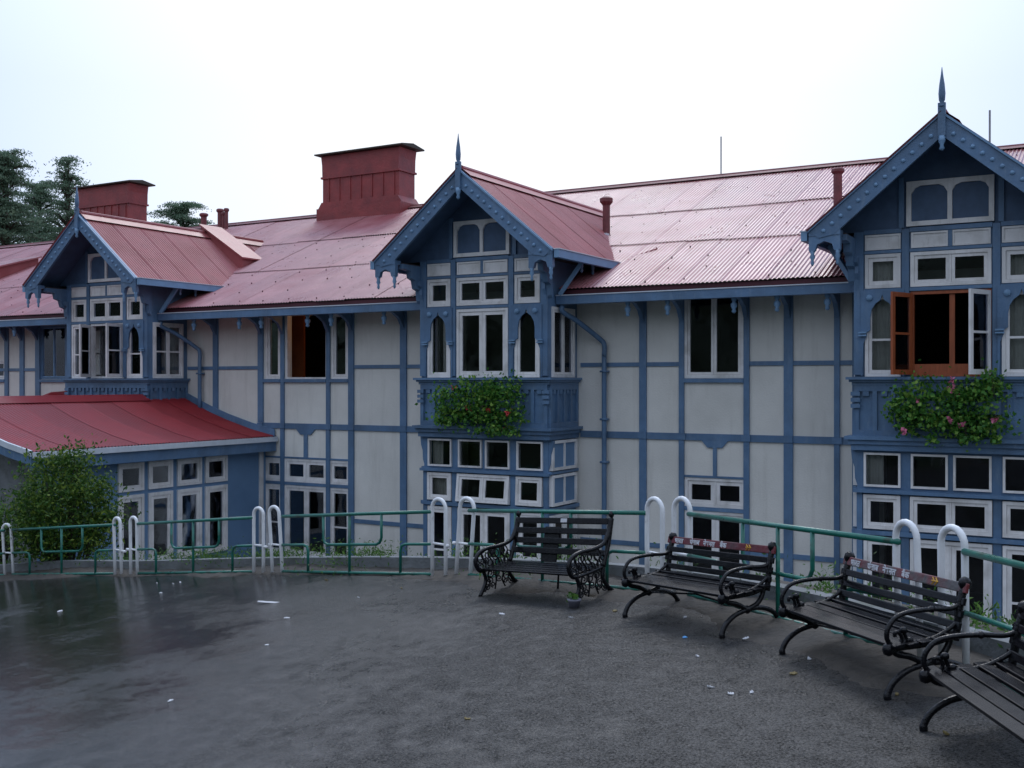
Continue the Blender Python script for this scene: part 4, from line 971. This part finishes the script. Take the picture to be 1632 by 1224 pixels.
def ornate_bench(loc, rz, label):
    b_ = root('bench', loc, label, 'bench', local=True, rz=rz); L2 = .74
    zz = lambda z: z*.78 if z < .34 else (.265+(z-.34)*.96 if z < .61 else .524+(z-.61)*1.5)
    for sx in (-L2, L2):
        f = MB(); q = lambda pts: [(sx, y, zz(z)) for y, z in pts]
        f.tube(smoothpath(q([(.42, .77), (.36, .68), (.25, .61), (.08, .58), (-.12, .585), (-.26, .55), (-.32, .46), (-.29, .36), (-.22, .33)]), 6), [.03]*10+[.024]*39, 8)
        f.tube(smoothpath(q([(.42, .77), (.34, .62), (.26, .47), (.20, .36)]), 5), .026, 8)
        f.tube(smoothpath(q([(-.22, .33), (0, .34), (.2, .36)]), 4), .02, 8)
        f.tube(smoothpath(q([(-.22, .33), (-.20, .2), (-.24, .1), (-.32, -.02)]), 6), .022, 8)
        f.tube(smoothpath(q([(.2, .36), (.17, .22), (.22, .1), (.32, -.02)]), 6), .022, 8)
        f.lathe([(.01, -.04), (.035, 0), (.01, .04)], (sx, .43, zz(.795)), 8)
        f.build('side_frame', 'iron', b_, smooth=True)
        v = MB(); rnd = random.Random(3)
        def curl(cy, cz, r_, a0=0, turns=1.4, r2=.008):
            pts = []; n = 14
            for i in range(n+1):
                a = a0+turns*2*math.pi*i/n; k = r_*(1-.75*i/n); pts.append((sx, cy+k*math.cos(a), zz(cz+k*math.sin(a))))
            v.tube(pts, r2, 5)
        for i, (cy, cz, r_) in enumerate([(-.23, .49, .075), (-.24, .40, .05), (-.13, .51, .07), (-.11, .40, .07), (0, .50, .08), (.02, .39, .06), (.12, .50, .075), (.13, .40, .06), (.2, .46, .05), (-.17, .44, .05),
                                          (-.12, .27, .06), (-.02, .26, .06), (.08, .27, .06), (-.14, .17, .055), (.0, .17, .05), (.12, .17, .055), (-.19, .08, .045), (.19, .08, .045), (-.1, .1, .04), (.1, .1, .04)]):
            curl(cy, cz, r_, i*1.3, 1.3 if i % 2 else -1.3)
        for y in (-.2, -.1, 0, .1): v.tube(smoothpath([(sx, y, .265), (sx, y+.03, .34), (sx, y-.02, .42), (sx, y+.01, .49)], 4), .010, 5)
        for y in (-.12, -.04, .04, .12): v.tube(smoothpath([(sx, y, .265), (sx, y*1.5+.02, .19), (sx, y*1.2, .11), (sx, y*2.0, .02)], 4), .010, 5)
        v.build('cast_lattice', 'iron', b_, smooth=True)
    for i, y in enumerate((-.22, -.13, -.04, .05, .14)): slat(b_, -L2+.02, L2-.02, y, .285, .082, .022, 0, 'seat_slat')
    for i, t in enumerate((.18, .42, .66, .90)):
        slat(b_, -L2+.02, L2-.02, .24+.17*t, .33+.45*t, .068, .022, R(69), 'back_slat')
    b = MB(T(0, .325, .55) @ Matrix.Rotation(R(69), 4, 'X')); b.box(-.26, -.02, -.27, .13, -.03, -.013); b.build('centre_board', 'slat', b_)
    b = MB(T(0, .24+.17*.9, .33+.45*.9) @ Matrix.Rotation(R(69), 4, 'X')); b.box(.0, .10, -.02, .025, .0115, .013); b.build('worn_patch', 'lettering', b_)
    b = MB(); b.tube([(0, -.2, .27), (0, .25, .18), (0, .2, -.02)], .014, 6); b.build('centre_leg', 'iron', b_)
    return b_
c1, r1_ = bench_pose((766, 950), (935, 970)); 
pA, pB = at_road(766, 950), at_road(936, 966); d1 = (pB-pA); d1.z = 0; d1.normalize(); r1_ = math.atan2(d1.y, d1.x)
n1_ = Vector((-d1.y, d1.x, 0)); c1 = pA+d1*.74+n1_*.3; c1.z = road_z(c1.x, c1.y)
b1 = ornate_bench(c1, r1_, 'ornate cast iron bench with lattice ends and dark slats, leftmost of the benches'); settle(b1)

# ------------------------------------------------------------------ small things on the road
pp = at_road(915, 968)
po = root('flower_pot', pp, 'grey pot with a small green plant under the ornate bench', 'flower pot')
MB(T(*pp)).lathe([(.05, 0), (.065, .06), (.075, .07), (.075, .085), (.06, .085)], (0,0,0), 14).build('pot', 'pot', po, smooth=True)
leaves(None, rng.normal(size=(60, 3))*[.03, .03, .025]+np.array([pp.x, pp.y, pp.z+.11]), .022, 'leaf_weed', 'foliage', po)
def scrap(px, py, l, w, m, label, group=None, a=None):
    p = at_road(px, py); a = random.uniform(0, 3.1) if a is None else a
    n = 6; b = MB(T(p.x, p.y, p.z+.006) @ Matrix.Rotation(a, 4, 'Z')); vs = []
    for i in range(n+1):
        x = -l/2+l*i/n; k = w*(.4+.6*math.sin(math.pi*(i+.5)/(n+1)))*random.uniform(.6, 1.1)/2
        h = random.uniform(.002, .014); vs += [(x, -k, h*.3), (x, k, h), (x, k, -.004), (x, -k, -.004)]
    fs = []
    for i in range(n):
        for k in range(4): fs.append((i*4+k, (i+1)*4+k, (i+1)*4+(k+1) % 4, i*4+(k+1) % 4))
    fs += [(0,1,2,3), (n*4+3, n*4+2, n*4+1, n*4)]
    b.add(vs, fs); b.build('paper_scrap', m, None, label=label, cat='litter', group=group)
scrap(431, 961, .36, .06, 'scrap', 'largest strip of torn white paper on the wet road, out from the leaning hoop', a=.25)
scrap(1092, 1017, .05, .035, 'scrap_blue', 'small blue scrap on the road in front of the red lettered bench')
scrap(271, 1118, .07, .025, 'scrap', 'lone white scrap nearest the viewer on the left of the road')
scrap(95, 975, .10, .035, 'scrap', 'white scrap near the left edge of the road')
for (x, y) in ((800, 980), (910, 985), (250, 930), (276, 931), (287, 929), (256, 946), (571, 953), (1112, 1047), (1133, 1096), (1165, 1107), (1198, 1105), (425, 1029), (1290, 1051), (1092, 985), (1189, 1019), (457, 986)):
    scrap(x, y, random.uniform(.025, .07), random.uniform(.02, .035), 'scrap', 'tiny white scrap of litter on the wet asphalt', 'tiny white litter scraps')
for (x, y) in ((1430, 1108), (1508, 1170), (1425, 1085), (1350, 1060), (1265, 1075), (980, 975), (640, 938), (520, 925), (1390, 1083), (745, 1147)):
    scrap(x, y, random.uniform(.04, .08), random.uniform(.02, .04), 'litter_leaf', 'small dead leaf lying on the wet asphalt', 'dead leaves on the asphalt')

# ------------------------------------------------------------------ plants
def basket(cx, px0, px1, y0, y1, petal, label, nl=2600):
    Yb = Y0-PD-.30; x0, z1 = at(px0, y0, Yb); x1, z0 = at(px1, y1, Yb); c = MH @ Vector(((x0+x1)/2, Yb+.1, (z0+z1)/2))
    r_ = root('flower_box', Vector((c.x, c.y, (MH @ Vector((0,0,z0))).z)), label, 'flower box')
    w = (x1-x0); h = z1-z0
    b = MB(MH); b.box(x0+.15, x1-.15, Yb+.02, Y0-PD-.06, z0+h*.42, z0+h*.62); b.build('planter', 'blue_dark', r_)
    pts = []; cl = [(random.uniform(.06, .94), random.uniform(.25, .92), random.uniform(.09, .16)) for _ in range(60)]+[(random.uniform(.1, .9), random.uniform(.02, .35), .05) for _ in range(12)]
    for u, v, rad in cl:
        if abs(u-.5) < .08 and v > .75: v -= .2
        k = int(nl/46); q = rng.normal(size=(k, 3))*np.array([rad*w*.5, .11, rad*h*.9])
        q += np.array([x0+w*u, Yb-.02+.10*random.random(), z0+h*v]); pts.append(q)
    P = np.concatenate(pts); P = np.array([tuple(MH @ Vector(p)) for p in P]); P[:, 1] = np.minimum(P[:, 1], (Y0-PD-.05)*S)
    leaves(None, P, .040, 'leaf_basket', 'foliage', r_, .75)
    fl = P[rng.choice(len(P), 8, replace=False)]
    for f in fl:
        q = np.array([f+[0, -.13, 0]]) + rng.normal(size=(11, 3))*.024; leaves(None, q, .036, petal, 'flower', r_, .9)
    st = MB()
    for i in range(14):
        a = P[rng.integers(len(P))]; st.tube(smoothpath([(a[0], (Yb+.1)*S, c.z), (a[0], a[1]-.03, (a[2]+c.z)/2+.05), tuple(a)], 3), .005, 4)
    st.build('stem', 'bark', r_, kind='stuff')
basket(-11.22, 690, 834, 604, 694, 'petal_red', 'hanging geranium box with red flowers on the middle bay')
basket(-2.48, 1418, 1612, 600, 706, 'petal_pink', 'hanging geranium box with pink flowers on the right bay', 2600)
# bush beside the annex
def bush(c, rad, nleaf, label, lsize=.05, m='leaf_bush', name='bush'):
    r_ = root(name, Vector((c[0], c[1], YARD)), label, 'bush')
    st = MB(); pts = []
    for i in range(70):
        th = random.uniform(0, 2*math.pi); ph = math.acos(random.uniform(-.9, 1)); k = random.uniform(.55, 1.0)**.5*random.uniform(.85, 1.12)
        q = Vector((c[0]+rad[0]*math.sin(ph)*math.cos(th)*k, c[1]+rad[1]*math.sin(ph)*math.sin(th)*k, c[2]+rad[2]*math.cos(ph)*k))
        q.z = max(q.z, YARD+.3)
        st.tube(smoothpath([(c[0]+random.uniform(-.1, .1), c[1]+random.uniform(-.1, .1), YARD), (c[0]*.5+q.x*.5, c[1]*.5+q.y*.5, YARD+(q.z-YARD)*.55), tuple(q)], 4), [.02]*4+[.012]*3+[.006]*2, 5)
        s_ = random.uniform(.12, .24); k_ = nleaf//70; pts.append(rng.normal(size=(k_, 3))*[s_, s_, s_*.8]+np.array(q))
    leaves(None, np.concatenate(pts), lsize, m, 'foliage', r_, .45, up=0); st.build('stem', 'bark', r_)
def at_d(px, py, d):
    t = (px-816)/F; r = t*d; w = r2w(r, d); w.z = EYE+(608-py)/F*d; return w
cb = at_d(102, 800, 20.3); bush((cb.x, cb.y, cb.z-.1), (.86, .8, 1.0), 15000, 'dense dark green bush growing against the left end of the annex', .042)
cb = at_d(-6, 850, 20.8); bush((cb.x, cb.y, cb.z), (.35, .35, .5), 1500, 'small bright green shrub at the left edge behind the railing', .045, 'leaf_weed')
# weeds along the kerb
pts = []
for i in range(70):
    k = random.uniform(6, len(sl)-14); j = int(k); p = sl[j].lerp(sl[j+1], k-j); d = (sl[j+1]-sl[j]).normalized(); n = Vector((-d.y, d.x, 0)); q = p+n*random.uniform(.5, .8)
    s_ = random.uniform(.05, .16); z = road_z(q.x, q.y)+.12+s_*.4
    pts.append(rng.normal(size=(int(30+s_*700), 3))*[s_*1.5, s_*1.5, s_*.6]+np.array([q.x, q.y, z]))
for (px, py, w, h) in ((560, 893, 90, 10), (1300, 958, 40, 14), (390, 888, 60, 12), (330, 890, 50, 12), (840, 905, 60, 8), (1440, 990, 40, 10)):
    c = at_d(px, py, at_road(px, py+22).dot(Vector((-S30, C30, 0)))+.6); d_ = .011
    pts.append(rng.normal(size=(420, 3))*[w*d_*.4, w*d_*.4, h*d_*.5]+np.array(c))
leaves(None, np.concatenate(pts), .028, 'leaf_weed', 'weeds', None, .3, kind='stuff', up=1.0, label='low green weeds growing behind the kerb', cat='weeds')

# cedars behind the hotel
def cedar(px, ytop, ybase, d, spread, seed, label, tiers=9, dens=1.0, bare=.15):
    rd = random.Random(seed); base = at_d(px, ybase, d); top = at_d(px, ytop, d); H = top.z-YARD
    b0 = Vector((base.x, base.y, YARD)); r_ = root('cedar_tree', b0, label, 'tree', 'cedar trees behind the building')
    tr = MB(); tr.tube([b0, b0+Vector((.1, 0, H*.5)), b0+Vector((.05, .1, H*.98))], [H*.022, H*.015, .05], 8); tr.build('trunk', 'bark', r_, smooth=True)
    br = MB(); pts = []
    vis = top.z-base.z
    for i in range(tiers):
        f = (i+.4)/tiers; z = top.z-vis*f; R_ = spread*(.28+.72*f**.8)*rd.uniform(.75, 1.1)
        nb = rd.randint(5, 8)
        for k in range(nb):
            a = 2*math.pi*(k+rd.random()*.8)/nb; l = R_*rd.uniform(.45, 1.25); zt = z+rd.uniform(-.3, .3)
            rise = rd.uniform(.02, .22)*l
            e_ = b0+Vector((math.cos(a)*l, math.sin(a)*l, 0)); e_.z = zt+rise*.6
            m_ = Vector(((b0.x+e_.x)/2, (b0.y+e_.y)/2, zt+rise))
            bp_ = smoothpath([(b0.x, b0.y, zt-.35), tuple(m_), tuple(e_)], 5)
            br.tube(bp_, [.07-.05*i_/(len(bp_)-1) for i_ in range(len(bp_))], 5)
            for s_ in range(int(4+2.2*l)):
                t = bare+(1.05-bare)*((s_+rd.random())/int(4+2.2*l)); q = bp_[min(len(bp_)-1, int(t*(len(bp_)-1)))].copy(); side = rd.uniform(-.35, .35)*l*.5
                q.x += -math.sin(a)*side; q.y += math.cos(a)*side; q.z += rd.uniform(.02, .16); w = rd.uniform(.16, .42)
                nn = int(170*dens*w)
                c_ = rng.normal(size=(nn, 3))*[w, w, .05]; c_[:, 2] -= .22*(c_[:, 0]**2+c_[:, 1]**2)**.5
                pts.append(c_+np.array(q))
    br.build('branch', 'bark', r_); leaves(None, np.concatenate(pts), .085, 'leaf_cedar', 'foliage', r_, .35, up=0)
cedar(106, 250, 400, 62, 1.75, 3, 'slender open crowned cedar beside the left chimney', 7, .55)
cedar(8, 246, 420, 58, 2.6, 5, 'broad cedar at the far left, its flat tiers spreading from the frame edge', 10, 1.0)
cedar(-60, 240, 420, 60, 5.2, 9, 'cedar mostly cut off by the left edge', 9, .9)
cedar(62, 292, 430, 70, 3.9, 17, 'dense low cedar between the slender and the broad one', 8, 1.0)
cedar(290, 324, 420, 75, 4.0, 11, 'cedar whose flat top shows between the two chimneys', 5, 1.3)
